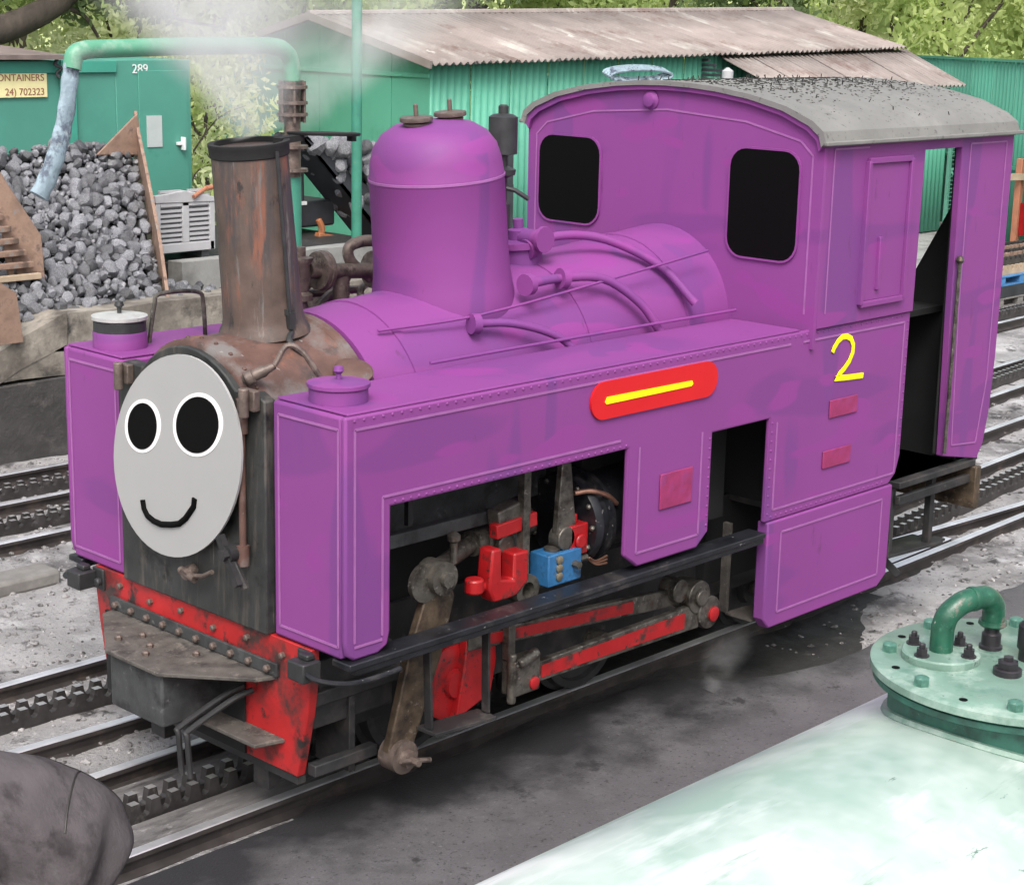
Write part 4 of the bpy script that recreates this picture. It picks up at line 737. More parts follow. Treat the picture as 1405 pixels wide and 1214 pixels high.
# ------------------------------------------------------------------ plastic box
bx = thing('plastic_box', 'pale grey plastic pallet box with two slotted grilles on the concrete', 'box', (6.32, 8.9, 1.24))
m = MB(); x0, x1, y0, z0, z1 = 5.95, 6.70, 8.78, 1.31, 1.90
m.box((x0, y0 + .05, z0), (x1, y0 + .7, z1 - .05)); m.prism([(x0 - .02, 1.93), (x0 + .36, 1.97), (x1 + .02, 1.88), (x1 + .02, 1.83), (x0 - .02, 1.85)], 'y', y0 - .01, y0 + .05)
m.box((x0, y0, z0), (x1, y0 + .05, z0 + .10)); m.box((x0 - .01, y0, z0), (x0 + .05, y0 + .05, 1.86)); m.box((x0 + .33, y0, z0 + .1), (x0 + .42, y0 + .05, 1.86)); m.box((x1 - .06, y0, z0), (x1 + .01, y0 + .05, 1.84)); m.box((x0 + .05, y0, 1.80), (x1 - .06, y0 + .05, 1.85))
obj('body', m, 'plastic_grey', bx, bevel=.008)
for xx in (x0 + .05, x0 + .42):
    for k in range(11): obj('slot_bar', MB().box((xx, y0 + .012, z0 + .12 + k * .052), (xx + .28, y0 + .04, z0 + .148 + k * .052)), 'plastic_grey', bx, smooth=0)
    m = MB(); m.box((xx, y0 + .041, z0 + .1), (xx + .28, y0 + .049, 1.8)); obj('shadow_gap', m, 'grille_dark', bx, smooth=0)
for xx in (x0 + .05, x1 - .12): obj('foot', MB().box((xx, y0 + .08, 1.225), (xx + .1, y0 + .5, 1.31)), 'grille_dark', bx, bevel=.005)
m = MB(); m.tube([(6.40, 8.74, 1.90), (6.62, 8.80, 1.985)], .022, 8); m.tube([(6.60, 8.78, 1.98), (6.70, 8.80, 1.985)], .028, 8); tag(obj('broken_handle', m, 'wood_red'), 'short reddish wooden handle lying on the rim of the plastic box', 'handle')
# ------------------------------------------------------------------ container
ct = thing('storage_container', 'green steel storage container with yellow sign and numbered door', 'container', (5.0, 12.7, GZ))
m = MB(); m.box((-1, 11.5, GZ), (7.30, 13.9, 3.24)); obj('container_body', m, 'container_green', ct, bevel=.01)
m = MB(); m.box((-1, 11.46, 3.10), (7.30, 11.499, 3.24)); m.box((6.52, 11.44, .0), (6.72, 11.499, 3.25)); obj('top_rail', m, 'container_trim', ct, bevel=.008)
m = MB(); m.prism([(11.3, 3.26), (14.1, 3.42), (14.1, 3.46), (11.3, 3.31)], 'x', -1, 6.5); obj('container_roof', m, 'container_roof', ct)
m = MB(); m.box((7.302, 11.5, GZ), (8.40, 13.9, 3.25)); dr = obj('door_end', m, 'container_green', ct, bevel=.01)
m = MB(); m.box((7.62, 11.485, GZ + .2), (8.34, 11.499, 3.12)); obj('door', m, 'container_green', ct, bevel=.004)
m = MB(); m.box((7.72, 11.472, 2.20), (7.94, 11.484, 2.58)); obj('notice', m, 'paper_pale', ct)
m = MB(); m.box((8.15, 11.43, 2.21), (8.26, 11.484, 2.25)); m.box((8.21, 11.40, 2.15), (8.245, 11.47, 2.31)); obj('handle', m, 'white_paint', ct, bevel=.006)
m = MB(); m.tube(smoothpts([(6.46, 11.42, 3.26), (6.42, 11.40, 3.2), (6.49, 11.38, 3.16), (6.45, 11.42, 3.1), (6.47, 11.4, 3.05)], 4), .022, 8); obj('chain', m, 'machine_dark', ct)
m = MB(); m.box((4.6, 11.47, 2.83), (6.345, 11.494, 3.12)); sg = obj('sign', m, 'sign_yellow', ct)
def text(name, body, size, loc, m_, parent, depth=.002, shear=0.):
    cu = bpy.data.curves.new(name, 'FONT'); cu.body = body; cu.size = size; cu.extrude = depth; cu.align_x = 'RIGHT'
    t = bpy.data.objects.new(name, cu); C.objects.link(t); dg = bpy.context.evaluated_depsgraph_get(); me = bpy.data.meshes.new_from_object(t.evaluated_get(dg)); bpy.data.objects.remove(t)
    me.materials.clear(); me.materials.append(MATS[m_]); o = bpy.data.objects.new(name, me); C.objects.link(o); o.parent = parent; o.location = Vector(loc) - WL[parent]; o.rotation_euler = (R(90), 0, 0); WL[o] = Vector(loc); return o
text('sign_lettering', 'CONTAINERS', .112, (6.31, 11.467, 3.015), 'sign_ink', sg)
text('sign_lettering', '24) 702323', .112, (6.31, 11.467, 2.855), 'sign_ink', sg)
text('door_number', '289', .155, (7.77, 11.494, 3.09), 'white_paint', dr, .004)
# green dustbin-like slab behind the box
m = MB(); m.prism([(8.55, 1.0), (8.95, 1.0), (8.95, 2.15), (8.75, 2.2), (8.62, 1.9)], 'y', 11.0, 11.25); tag(obj('leaning_slab', m, 'concrete_grey', smooth=0, bevel=.02), 'pale slab leaning beside the corner of the green container', 'slab')
m = MB(); m.box((8.98, 11.05, GZ), (9.6, 11.35, 2.1)); tag(obj('green_cabinet', m, 'container_green', bevel=.01), 'low green cabinet half hidden behind the rusty chimney', 'cabinet')

# ------------------------------------------------------------------ water crane
wc = thing('water_crane', 'green water crane pipe with long arm and flanged valve', 'water crane', (3.9, 4.0, GZ))
m = MB(); m.tube([(3.91, 4, GZ), (3.91, 4, 2.6)], .06, 16); m.lathe((3.91, 4, GZ), (0, 0, 1), [(.16, 0), (.16, .04), (.07, .06)], 18); obj('standpipe', m, 'post_green', wc)
m = MB(); m.cyl((3.90, 4, 2.6), (3.90, 4, 3.34), .065, 18)
for z in (2.64, 2.82, 3.07, 3.16, 3.28): m.lathe((3.90, 4, z), (0, 0, 1), [(.12, 0), (.12, .025)], 20)
for a in range(6): aa = a * math.pi / 3; m.cyl((3.90 + .10 * math.cos(aa), 4 + .10 * math.sin(aa), 3.02), (3.90 + .10 * math.cos(aa), 4 + .10 * math.sin(aa), 3.34), .013, 6)
obj('swivel_valve', m, 'pipe_metal', wc)
m = MB(); m.tube([(3.90, 4, 3.30)] + smoothpts([(3.90, 4, 3.38), (3.885, 4, 3.50), (3.80, 4, 3.58), (3.66, 4, 3.605)], 6) + [(3.0, 4, 3.60), (2.15, 4, 3.575)] + smoothpts([(2.05, 4, 3.57), (1.96, 4, 3.54), (1.93, 4, 3.44)], 5), .065, 18); obj('arm', m, 'crane_green', wc)
hs_ = smoothpts([(1.93, 4, 3.47), (1.91, 4, 3.36), (1.865, 4, 3.12), (1.80, 4.0, 2.90), (1.72, 4, 2.72), (1.63, 4, 2.57)], 6)
m = MB(); m.tube(hs_, [.062 + .004 * math.sin(i * 1.3) + .012 * i / len(hs_) for i in range(len(hs_))], 16); m.v = [Vector((v.x, 4 + (v.y - 4) * .55, v.z)) for v in m.v]; obj('canvas_hose', m, 'hose_cloth', wc)
# green post
m = MB(); m.tube([(8.95, 9.0, GZ), (8.95, 9.0, 6.5)], .062, 14); tag(obj('green_post', m, 'post_green'), 'tall thin green post with yellow stains standing before the shed', 'post')

# ------------------------------------------------------------------ coal hopper and machine between chimney and dome
hp = thing('coal_hopper', 'dark sloping steel hopper filled with coal beyond the steam dome', 'hopper', (9.9, 9.6, GZ))
m = MB(); 
for y in (9.35, 9.86): m.prism([(8.42, 2.42), (9.86, .98), (12.0, .98), (12.0, 2.4), (11.9, 2.4), (11.9, 1.08), (9.90, 1.08), (8.50, 2.44)], 'y', y, y + .04)
m.add([(8.42, 9.35, 2.42), (9.86, 9.35, .98), (9.86, 9.9, .98), (8.42, 9.9, 2.42), (8.48, 9.35, 2.46), (9.92, 9.35, 1.02), (9.92, 9.9, 1.02), (8.48, 9.9, 2.46)], [(0, 1, 2, 3), (7, 6, 5, 4), (0, 4, 5, 1), (3, 2, 6, 7)])
m.prism([(8.46, 2.42), (9.9, 1.02), (12, 1.0), (12, 1.7), (9.6, 1.7)], 'y', 9.34, 9.36); obj('hopper_plate', m, 'machine_dark', hp, smooth=0)
for xx in (9.95, 11.9):
    for yy in (9.4, 9.8): obj('leg', MB().box((xx - .06, yy, GZ), (xx + .06, yy + .1, 1.0)), 'machine_dark', hp)
ht = thing('coal_heap', 'coal piled in the dark hopper behind the steam dome', 'coal heap', (9.9, 9.8, 1.5))
hz = lambda x, y: 1.55 + .95 * math.exp(-((x - 9.3) / .75) ** 2) + .25 * (y - 9.4) * .3 - max(0, 9.0 - x) * .2
for (x, y, z) in place(8.62, 10.6, 9.3, 9.85, lambda x, y: max(rng.uniform(.0, 1.) * .0 + 2.42 - (x - 8.5) * .98 + rng.random() * max(.05, min(1.0, (x - 8.6) * 1.0)) , 1.0), 150, .13):
    s_ = rng.uniform(.09, .16); link_copy(ROCKS[rng.randrange(10)], 'coal_lump', ht, (x, y, z), (rng.random() * 6, rng.random() * 6, rng.random() * 6), (s_, s_ * .9, s_ * .8))
m = MB(); m.prism([(8.6, 2.36), (9.92, 1.06), (10.8, 1.06), (10.6, 2.05), (9.3, 2.35)], 'y', 9.5, 9.84); kind(obj('coal_core', m, 'coal_base', ht, smooth=0), 'stuff')
mc = thing('site_dumper', 'dark dumper with seat and orange chassis parked under the hopper', 'dumper', (8.75, 10.2, GZ))
m = MB(); m.box((8.35, 9.8, 1.3), (9.3, 10.7, 1.62)); m.prism([(8.30, 1.6), (8.75, 1.6), (8.68, 2.05), (8.40, 2.05)], 'y', 10.1, 10.6); m.box((8.25, 10.55, 1.3), (9.0, 10.62, 2.3)); obj('seat', m, 'machine_dark', mc, bevel=.03)
m = MB(); m.box((8.2, 9.6, 1.02), (9.4, 10.7, 1.18)); m.tube([(8.5, 9.62, 1.15), (8.45, 9.6, 1.45), (8.55, 9.6, 1.5)], .05, 8); m.tube(smoothpts([(8.85, 9.6, 1.1), (8.90, 9.58, 1.3), (8.86, 9.6, 1.42)], 4), .04, 8); m.bar((8.8, 9.56, 1.2), (9.05, 9.56, 1.15), .1, .14); obj('chassis', m, 'orange_paint', mc, bevel=.01)
for xx in (8.45, 9.3): obj('wheel', MB().cyl((xx, 9.66, .38), (xx, 9.9, .38), .48, 20), 'machine_dark', mc)
obj('underframe', MB().box((8.1, 9.92, .4), (9.6, 10.7, 1.0)), 'machine_dark', mc)
m = MB(); m.tube([(8.44, 9.5, 1.0), (8.44, 9.5, 2.35)], .035, 8); m.tube([(8.85, 9.9, 1.6), (8.85, 9.9, 2.2), (8.7, 10.2, 2.2)], .03, 8); obj('roll_bar', m, 'machine_dark', mc)
m = MB(); m.lathe((8.55, 9.66, 1.72), (0, -1, 0), [(.035, 0), (.035, .02), (.02, .025)], 12); m.box((8.45, 9.64, 1.60), (8.72, 9.68, 1.64)); obj('dial', m, 'white_paint', mc)

# ------------------------------------------------------------------ green shed
sh = thing('corrugated_shed', 'long green corrugated shed with stained grey sheet roof', 'shed', (20.5, 15.5, GZ))
def corr(p00, p10, p01, p11, pitch, amp, rows=1, thick=None):
    p00, p10, p01, p11 = map(Vector, (p00, p10, p01, p11)); L = (p10 - p00).length; cols = max(8, int(L / pitch * 6)); nrm = (p10 - p00).cross(p01 - p00).normalized(); vs = []
    for j in range(rows + 1):
        v = j / rows
        for i in range(cols + 1):
            u = i / cols; p = p00.lerp(p10, u).lerp(p01.lerp(p11, u), v); vs.append(p + nrm * amp * math.sin(2 * math.pi * u * L / pitch))
    return MB().add(vs, [(j * (cols + 1) + i, j * (cols + 1) + i + 1, (j + 1) * (cols + 1) + i + 1, (j + 1) * (cols + 1) + i) for j in range(rows) for i in range(cols)])
def ez(x): return 3.20 + (x - 13.93) * .0215
def rz(x): return 3.82 + (x - 13.93) * .0225
def sheets(name, m_, par, x0, x1, n, f, pitch, amp):
    for k in range(n):
        xa, xb = x0 + (x1 - x0) * k / n, x0 + (x1 - x0) * (k + 1) / n; o = obj(name, corr(*f(xa, xb, k), pitch, amp), m_, par, smooth=180, recalc=False)
        so_ = o.modifiers.new('thickness', 'SOLIDIFY'); so_.thickness = .012
rj = random.Random(5)
sheets('wall_sheet', 'shed_green', sh, 13.93, 21.0, 8, lambda a, b, k: ((a, 13 - .004 * (k % 2), GZ), (b, 13 - .004 * (k % 2), GZ), (a, 13 - .004 * (k % 2), ez(a) - .04), (b, 13 - .004 * (k % 2), ez(b) - .04)), .15, .018)
sheets('wall_sheet', 'shed_green', sh, 21.0, 26.9, 6, lambda a, b, k: ((a, 13 - .004 * (k % 2), GZ), (b, 13 - .004 * (k % 2), GZ), (a, 13 - .004 * (k % 2), ez(a) - .04), (b, 13 - .004 * (k % 2), ez(b) - .04)), .15, .018)
sheets('roof_sheet', 'fibre_roof', sh, 13.7, 26.95, 14, lambda a, b, k: ((a, 12.75, ez(a) - .06 + .008 * (k % 2)), (b + .06, 12.75, ez(b) - .06 + .008 * (k % 2)), (a, 15.6, rz(a) + .008 * (k % 2)), (b + .06, 15.6, rz(b) + .008 * (k % 2))), .15, .025)
sheets('roof_sheet', 'fibre_roof', sh, 13.7, 26.95, 14, lambda a, b, k: ((b + .06, 18.4, ez(b) - .06), (a, 18.4, ez(a) - .06), (b + .06, 15.6, rz(b)), (a, 15.6, rz(a))), .15, .025)
m = MB(); m.tube([(13.7, 15.6, rz(13.7) + .01), (26.98, 15.6, rz(26.98) + .01)], .06, 8); obj('ridge_cap', m, 'fibre_roof', sh)
# gable end, flat boards with a cover strip
gy = [13.0 + 5.2 * k / 6 for k in range(7)]
def gz(y): return (ez(13.93) if abs(y - 15.6) > 2.59 else ez(13.93) + (rz(13.93) - ez(13.93)) * (1 - abs(y - 15.6) / 2.6)) - .05
for k in range(6):
    a, b = gy[k], gy[k + 1]; m = MB(); pl = [(a + .008, GZ), (b - .008, GZ), (b - .008, gz(b)), (a + .008, gz(a))]
    m.prism(pl, 'x', 13.93, 13.96); obj('gable_panel', m, 'shed_green', sh, smooth=0)
m = MB(); m.box((13.90, 13.0, 2.92), (13.928, 18.2, 2.98)); obj('gable_rail', m, 'shed_green', sh)
m = MB(); m.bar((13.72, 12.75, ez(13.7) - .07), (13.72, 15.6, rz(13.7) - .02), .04, .12); m.bar((13.72, 18.4, ez(13.7) - .07), (13.72, 15.6, rz(13.7) - .02), .04, .12); obj('barge_board', m, 'fibre_roof', sh)
m = MB(); m.box((26.86, 13.0, GZ), (26.9, 18.2, 3.3)); m.box((13.97, 13.06, GZ), (14.0, 18.2, 3.0)); obj('end_wall', m, 'shed_dark', sh)
# lean-to
lt = thing('lean_to', 'lean-to of the green shed under a patchy sheet roof', 'lean-to', (24, 12, GZ))
sheets('roof_sheet', 'fibre_roof', lt, 20.45, 26.6, 7, lambda a, b, k: ((a, 11.15, 2.74 + .006 * (k % 2)), (b + .05, 11.15, 2.74 + .006 * (k % 2)), (a + .6, 12.96, ez(a) - .1 + .006 * (k % 2)), (b + .65, 12.96, ez(b) - .1 + .006 * (k % 2))), .15, .025)
sheets('wall_sheet', 'shed_green', lt, 20.6, 26.5, 6, lambda a, b, k: ((a, 11.4, GZ), (b, 11.4, GZ), (a, 11.4, 2.68), (b, 11.4, 2.68)), .15, .018)
for k in range(9): obj('louvre', MB().bar((20.6, 12.96, 2.5 + k * .085), (20.6, 11.7 + .14 * k, 2.5 + k * .085), .06, .05), 'machine_dark', lt, smooth=0)
# hose coil and pipe on the far wall top edge behind the cab roof
m = MB()
for k in range(4): m.tube([(17.2 + 1.6 * (math.cos(a * math.pi / 12) * .5 + .5), 12.2 + .05 * k, 2.95 + .10 * math.sin(a * math.pi / 12) + .02 * k) for a in range(25)], .025, 6, cap=False)
tag(obj('hose_coil', m, 'hose_cloth'), 'pale green hose coiled flat on a ledge of the shed', 'hose')
m = MB(); m.tube([(17.3, 12.1, 2.84), (22.0, 12.1, 2.88)], .03, 8); m.box((17.3, 12.0, GZ), (17.4, 12.3, 2.8)); m.box((18.9, 12.0, GZ), (19.0, 12.3, 2.8)); m.box((17.2, 12.0, 2.80), (19.3, 12.4, 2.83)); m.lathe((20.2, 12.1, 2.88), (0, 0, 1), [(.02, 0), (.10, .02), (.10, .14), (.02, .2)], 12); tag(obj('pipe_ledge', m, 'plastic_grey'), 'grey pipe and narrow ledge running along the shed wall', 'pipe')

# ------------------------------------------------------------------ green fence, gate, timber barrier, pallets on the right
fe = thing('corrugated_fence', 'tall green corrugated fence standing beyond the locomotive cab', 'fence', (26.5, 10.0, GZ))
F0, F1 = Vector((30.6, 15.6, 0)), Vector((22.5, 5.4, 0)); nF = 12
for k in range(nF):
    a, b = F0.lerp(F1, k / nF), F0.lerp(F1, (k + 1) / nF); za = 3.18 + .10 * k / nF; zb = 3.18 + .10 * (k + 1) / nF
    if k == 0: pass
    o = obj('fence_sheet', corr((a.x, a.y, GZ), (b.x, b.y, GZ), (a.x, a.y, za), (b.x, b.y, zb), .17, .02), 'shed_green', fe, smooth=180, recalc=False)
    o.modifiers.new('thickness', 'SOLIDIFY').thickness = .01
m = MB(); m.bar(F0 + Vector((-.03, -.0, 3.2)), F1 + Vector((-.03, 0, 3.3)), .05, .05); m.bar(F0 + Vector((-.05, 0, 1.3)), F1 + Vector((-.05, 0, 1.3)), .05, .06); obj('fence_rail', m, 'shed_green', fe)
ga = thing('mesh_gate', 'green wire mesh gate with diagonal brace in front of the fence', 'gate', (28.2, 12.5, GZ))
G0, G1 = Vector((27.2, 12.75, 0)), Vector((28.75, 12.35, 0)); G0, G1 = Vector((26.6, 11.35, 0)), Vector((27.55, 10.85, 0))
m = MB()
for p in (G0, G1): m.bar(p + Vector((0, 0, GZ)), p + Vector((0, 0, 2.2)), .07, .07, (1, 0, 0))
for z in (.05, 1.1, 2.15): m.bar(G0 + Vector((0, 0, z)), G1 + Vector((0, 0, z)), .04, .05)
m.bar(G0 + Vector((0, 0, 1.1)), G1 + Vector((0, 0, .1)), .03, .04); obj('gate_frame', m, 'mesh_green', ga)
m = MB()
for k in range(26): z = .08 + k * .08; m.bar(G0 + Vector((0, 0, z)), G1 + Vector((0, 0, z)), .01, .012)
for k in range(12): p = G0.lerp(G1, (k + .5) / 12); m.bar(p + Vector((0, 0, 0)), p + Vector((0, 0, 2.15)), .01, .01, (1, 0, 0))
kind(obj('gate_mesh', m, 'mesh_green', ga, smooth=0), 'stuff')
br = thing('timber_barrier', 'red and pale timber barrier posts with a rail before the fence', 'barrier', (24.6, 8.6, GZ))
for (x, y, h, mm) in ((24.9, 8.9, 1.55, 'wood_red'), (24.2, 9.15, 1.3, 'wood_pale'), (25.6, 8.35, 1.5, 'wood_red')):
    obj('post', MB().box((x - .06, y - .06, GZ), (x + .06, y + .06, h)), mm, br, bevel=.01)
m = MB(); m.bar((24.1, 9.2, 1.22), (25.7, 8.3, 1.25), .04, .12); obj('rail', m, 'wood_pale', br)
m = MB(); m.obox((25.12, 8.72, .45), (.22, -.12, 0), (.01, .02, 0), (0, 0, .3)); obj('red_board', m, 'red_clean', br)
# pallet stack with rack bars on top
ps = thing('pallet', 'blue wooden pallet carrying lengths of rack bar', 'pallet', (19.3, 6.2, GZ))
PX, PY = 18.2, 5.5
def pallet(z, mm, par):
    for k in range(5): obj('deck_board', MB().box((PX, PY + k * .26, z + .12), (PX + 3.2, PY + k * .26 + .18, z + .145)), mm, par, bevel=.004)
    for k in range(6): obj('block', MB().box((PX + k * .58, PY + .01, z + .02), (PX + .16 + k * .58, PY + 1.2, z + .12)), mm, par, bevel=.004)
    for k in range(2): obj('bottom_board', MB().box((PX, PY + k * 1.04, z), (PX + 3.2, PY + k * 1.04 + .16, z + .02)), mm, par)
pallet(.22, 'pallet_blue', ps)
ps2 = thing('pallet', 'weathered grey pallet under the blue pallet', 'pallet', (19.3, 6.2, GZ + .3)); pallet(GZ + .0, 'sleeper', ps2)
m = MB(); m.box((PX, PY, GZ + .15), (PX + 3.2, PY + 1.2, .215)); obj('packing', m, 'machine_dark', ps2)
for k in range(7):
    m = MB(); y = PY + .05 + k * .16; n2 = 26
    for i in range(n2): m.box((PX - .1 + i * .13, y, .44), (PX - .1 + i * .13 + .075, y + .05, .50))
    m.box((PX - .15, y, .368), (PX + 3.35, y + .05, .44)); rb_ = obj('rack_length', m, 'rack_steel' if k % 3 else 'wood_pale', smooth=0); tag(rb_, 'toothed rack bar lying in a row on the blue pallet', 'rack bar', 'rack bars stored on the pallet')
for k in range(5):
    m = MB(); y = PY + .1 + k * .22
    for i in range(24): m.box((PX + .05 + i * .135, y, .57), (PX + .05 + i * .135 + .075, y + .05, .62))
    m.box((PX, y, .503), (PX + 3.3, y + .05, .57)); rb_ = obj('rack_length', m, 'rust_plate' if k % 2 else 'rack_steel', smooth=0); tag(rb_, 'upper rack bar lying across the stored lengths above the pallet', 'rack bar', 'upper rack bars on the pallet')
for k in range(3):
    m = MB(); m.tube([(11.6 + .3 * k, 4.6 + .25 * k, GZ + .05), (17, 5.2 + .25 * k, GZ + .05)], .05, 8); tag(obj('spare_rail', m, 'rail_steel'), 'rusty length of rail lying on the ground before the pallets', 'rail', 'spare rails on the ground')

# ------------------------------------------------------------------ trees and hillside
hill = grid(-40, 90, -20, 105, 60, 60, lambda x, y: -1.2 + max(0, (math.hypot(x + 5, y + 7) - 46)) * (.10 + .30 * max(0, min(1, (62 - math.degrees(math.atan2(y + 7, x + 5))) / 22))) + 1.2 * noise.noise((x * .06, y * .06, 2)))
kind(obj('hillside', hill, 'grass_hill', smooth=180, recalc=False), 'structure')
def leafcloud(mb, centers, n, rad, size, rng):
    for _ in range(n):
        c = rng.choice(centers); d_ = Vector((rng.gauss(0, 1), rng.gauss(0, 1), rng.gauss(0, .8))); p = c[0] + d_.normalized() * (rng.random() ** .45) * c[1] * rad
        a = Vector((rng.gauss(0, 1), rng.gauss(0, 1), rng.gauss(0, .6))).normalized(); b = a.orthogonal().normalized(); b.rotate(Matrix.Rotation(rng.random() * 6.28, 3, a)); w = a.cross(b); s_ = size * rng.uniform(.6, 1.3)
        k = len(mb.v); mb.v += [p - b * s_, p + w * s_ * .42, p + b * s_, p - w * s_ * .42]; mb.f.append((k, k + 1, k + 2, k + 3)); mb.mi.append(mb.cur)
def tree(x, y, z0, h, cr, zc0, nleaf, lm, seed, label, group, size=.16, thick=.2):
    rng = random.Random(seed); t = thing('broadleaf_tree', label, 'tree', (x, y, z0), group); m = MB(); top = Vector((x + rng.uniform(-.5, .5), y + rng.uniform(-.5, .5), z0 + h * .8))
    spine = smoothpts([(x, y, z0 - .3), (x + rng.uniform(-.3, .3), y + rng.uniform(-.3, .3), z0 + h * .35), top], 5); m.tube(spine, [thick * (1 - .75 * i / len(spine)) for i in range(len(spine))], 8)
    cs_ = []
    for k in range(15):
        zf = rng.uniform(zc0, .95); base = spine[min(len(spine) - 1, int(zf * .8 * len(spine)))]; a = rng.random() * 6.28; rr = cr * rng.uniform(.35, .95) * (1 - .35 * abs(zf - .5))
        e = Vector((x + rr * math.cos(a), y + rr * math.sin(a), z0 + h * zf)); m.tube(smoothpts([base, base.lerp(e, .55) + Vector((0, 0, .25)), e], 4), [thick * .32 * (1 - .1 * i) for i in range(9)], 6); cs_.append((e, cr * rng.uniform(.28, .5)))
        cs_.append((base.lerp(e, .55) + Vector((rng.uniform(-.4, .4), rng.uniform(-.4, .4), rng.uniform(-.2, .5))), cr * rng.uniform(.2, .4)))
    obj('trunk', m, 'bark', t); mb = MB()
    for i, c in enumerate(cs_):
        mb.cur = rng.choice((0, 0, 1)); leafcloud(mb, [c], nleaf // len(cs_), 1, size, rng)
    obj('crown', mb, list(lm), t, smooth=0, recalc=False); return t
def hz_(x, y): return -1.2 + max(0, (math.hypot(x + 5, y + 7) - 46)) * (.10 + .30 * max(0, min(1, (62 - math.degrees(math.atan2(y + 7, x + 5))) / 22)))
LM = [('leaf_mid', 'leaf_light'), ('leaf_light', 'leaf_pale'), ('leaf_dark', 'leaf_mid'), ('leaf_pale', 'leaf_light')]
LB = ['mid green bushy tree growing behind the shed', 'light green leafy tree growing behind the shed', 'dark green shady tree growing behind the shed', 'pale yellow green tree on the hillside behind the shed']
ti = 0
for a, d, k in ((24, 40, 3), (27, 46, 1), (30, 43, 0), (33, 48, 3), (36, 46, 2), (39, 49, 1), (42, 47, 0), (45, 46, 2), (48, 42, 1), (51, 38, 0), (53.5, 34, 1), (56, 32, 3), (59, 30, 1), (62, 31, 0), (65, 29, 2)):
    x, y = CAM.x + d * math.cos(R(a)), CAM.y + d * math.sin(R(a)); h = random.uniform(7, 9.5); z0 = max(GZ, hz_(x, y)) 
    tree(x, y, z0, h, random.uniform(2.4, 3.1), .12, 9000, LM[k], 100 + ti, LB[k], 'trees behind the shed', .09 if d < 36 else .125); ti += 1
for a, d, k in ((26, 60, 3), (29, 62, 1), (32, 58, 3), (35, 64, 1), (39, 66, 3), (43, 64, 1)):
    x, y = CAM.x + d * math.cos(R(a)), CAM.y + d * math.sin(R(a)); tree(x, y, hz_(x, y), 7, 3.6, .05, 11000, LM[k], 200 + ti, 'pale leafy tree high on the green hillside', 'trees on the hillside', .125); ti += 1
# low hedge row between container and shed
for (x, y, k) in ((10.0, 14.2, 1), (11.8, 16.0, 3), (9.2, 16.5, 1), (13.0, 19.5, 0)):
    tree(x, y, GZ, 3.6, 1.3, .05, 3800, LM[k], 300 + ti, 'leafy bush filling the gap between container and shed', 'bushes between container and shed', .07, .06)['category'] = 'bush'; ti += 1
# large overhanging tree at the left
bt = thing('overhanging_tree', 'big dark tree with thick limbs reaching over the green container', 'tree', (3.2, 15.0, GZ))
m = MB(); m.tube(smoothpts([(3.2, 15.0, GZ - .2), (3.5, 15.0, 1.6), (4.2, 15.0, 2.9), (6.2, 15.0, 3.42)], 6), [.42 - .009 * i for i in range(19)], 10)
m.tube(smoothpts([(5.6, 15.0, 3.25), (7.3, 15.0, 3.42), (8.3, 14.9, 3.72), (9.0, 14.8, 4.2), (9.6, 14.7, 5.0)], 6), [.24 - .005 * i for i in range(25)], 9)
m.tube(smoothpts([(6.0, 15.0, 3.38), (7.0, 15.1, 3.9), (7.6, 15.2, 4.5), (8.0, 15.2, 5.4)], 6), [.2 - .006 * i for i in range(19)], 9)
m.tube(smoothpts([(8.7, 14.85, 3.98), (9.6, 14.8, 3.95), (10.6, 14.8, 3.72), (11.4, 14.8, 3.6)], 6), [.05 - .0017 * i for i in range(19)], 6)
m.tube(smoothpts([(8.5, 14.85, 3.9), (9.0, 14.8, 3.75), (9.25, 14.8, 3.45)], 6), [.045 - .002 * i for i in range(13)], 6)
m.tube(smoothpts([(9.2, 14.8, 4.4), (10.5, 14.8, 4.35), (12.0, 14.8, 4.0)], 6), [.07 - .003 * i for i in range(13)], 6)
obj('trunk', m, 'bark', bt); mb = MB(); rng2 = random.Random(9); cs_ = []
for k in range(46): cs_.append((Vector((rng2.uniform(4.8, 12.5), rng2.uniform(14.0, 16.5), rng2.uniform(4.15, 7.0))), rng2.uniform(.5, .95)))
for k in range(8): cs_.append((Vector((rng2.uniform(6.5, 12.0), rng2.uniform(14.3, 15.5), rng2.uniform(3.9, 4.1))), rng2.uniform(.25, .4)))
for c in cs_: mb.cur = rng2.choice((0, 0, 1)); leafcloud(mb, [c], 190, 1, .075, rng2)
obj('crown', mb, ['leaf_dark', 'leaf_mid'], bt, smooth=0, recalc=False)

# ------------------------------------------------------------------ green tank in the foreground
TY, TR_, TZ = -5.47, .60, 2.00
tk = thing('storage_tank', 'pale green cylindrical storage tank lying beside the apron, glossy with worn paint and painted white glare', 'tank', (-2, TY, GZ))
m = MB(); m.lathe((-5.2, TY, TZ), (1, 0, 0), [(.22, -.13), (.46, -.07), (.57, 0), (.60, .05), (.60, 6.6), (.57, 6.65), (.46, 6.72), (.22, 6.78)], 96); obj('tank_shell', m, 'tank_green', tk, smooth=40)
DX, DY, DZ = -2.06, -5.47, 2.68
m = MB(); m.lathe((DX, DY, 2.50), (0, 0, 1), [(.235, 0), (.235, .145)], 56); neck = obj('manhole_neck', m, 'tank_dark', tk)
m = MB(); wl = [Vector((DX + .238 * math.cos(k * math.pi / 32), DY + .238 * math.sin(k * math.pi / 32), TZ + math.sqrt(TR_ ** 2 - (.238 * math.sin(k * math.pi / 32)) ** 2) + .002)) for k in range(65)]; m.tube(wl, .009, 6, cap=False); obj('weld_bead', m, 'tank_cover', tk)
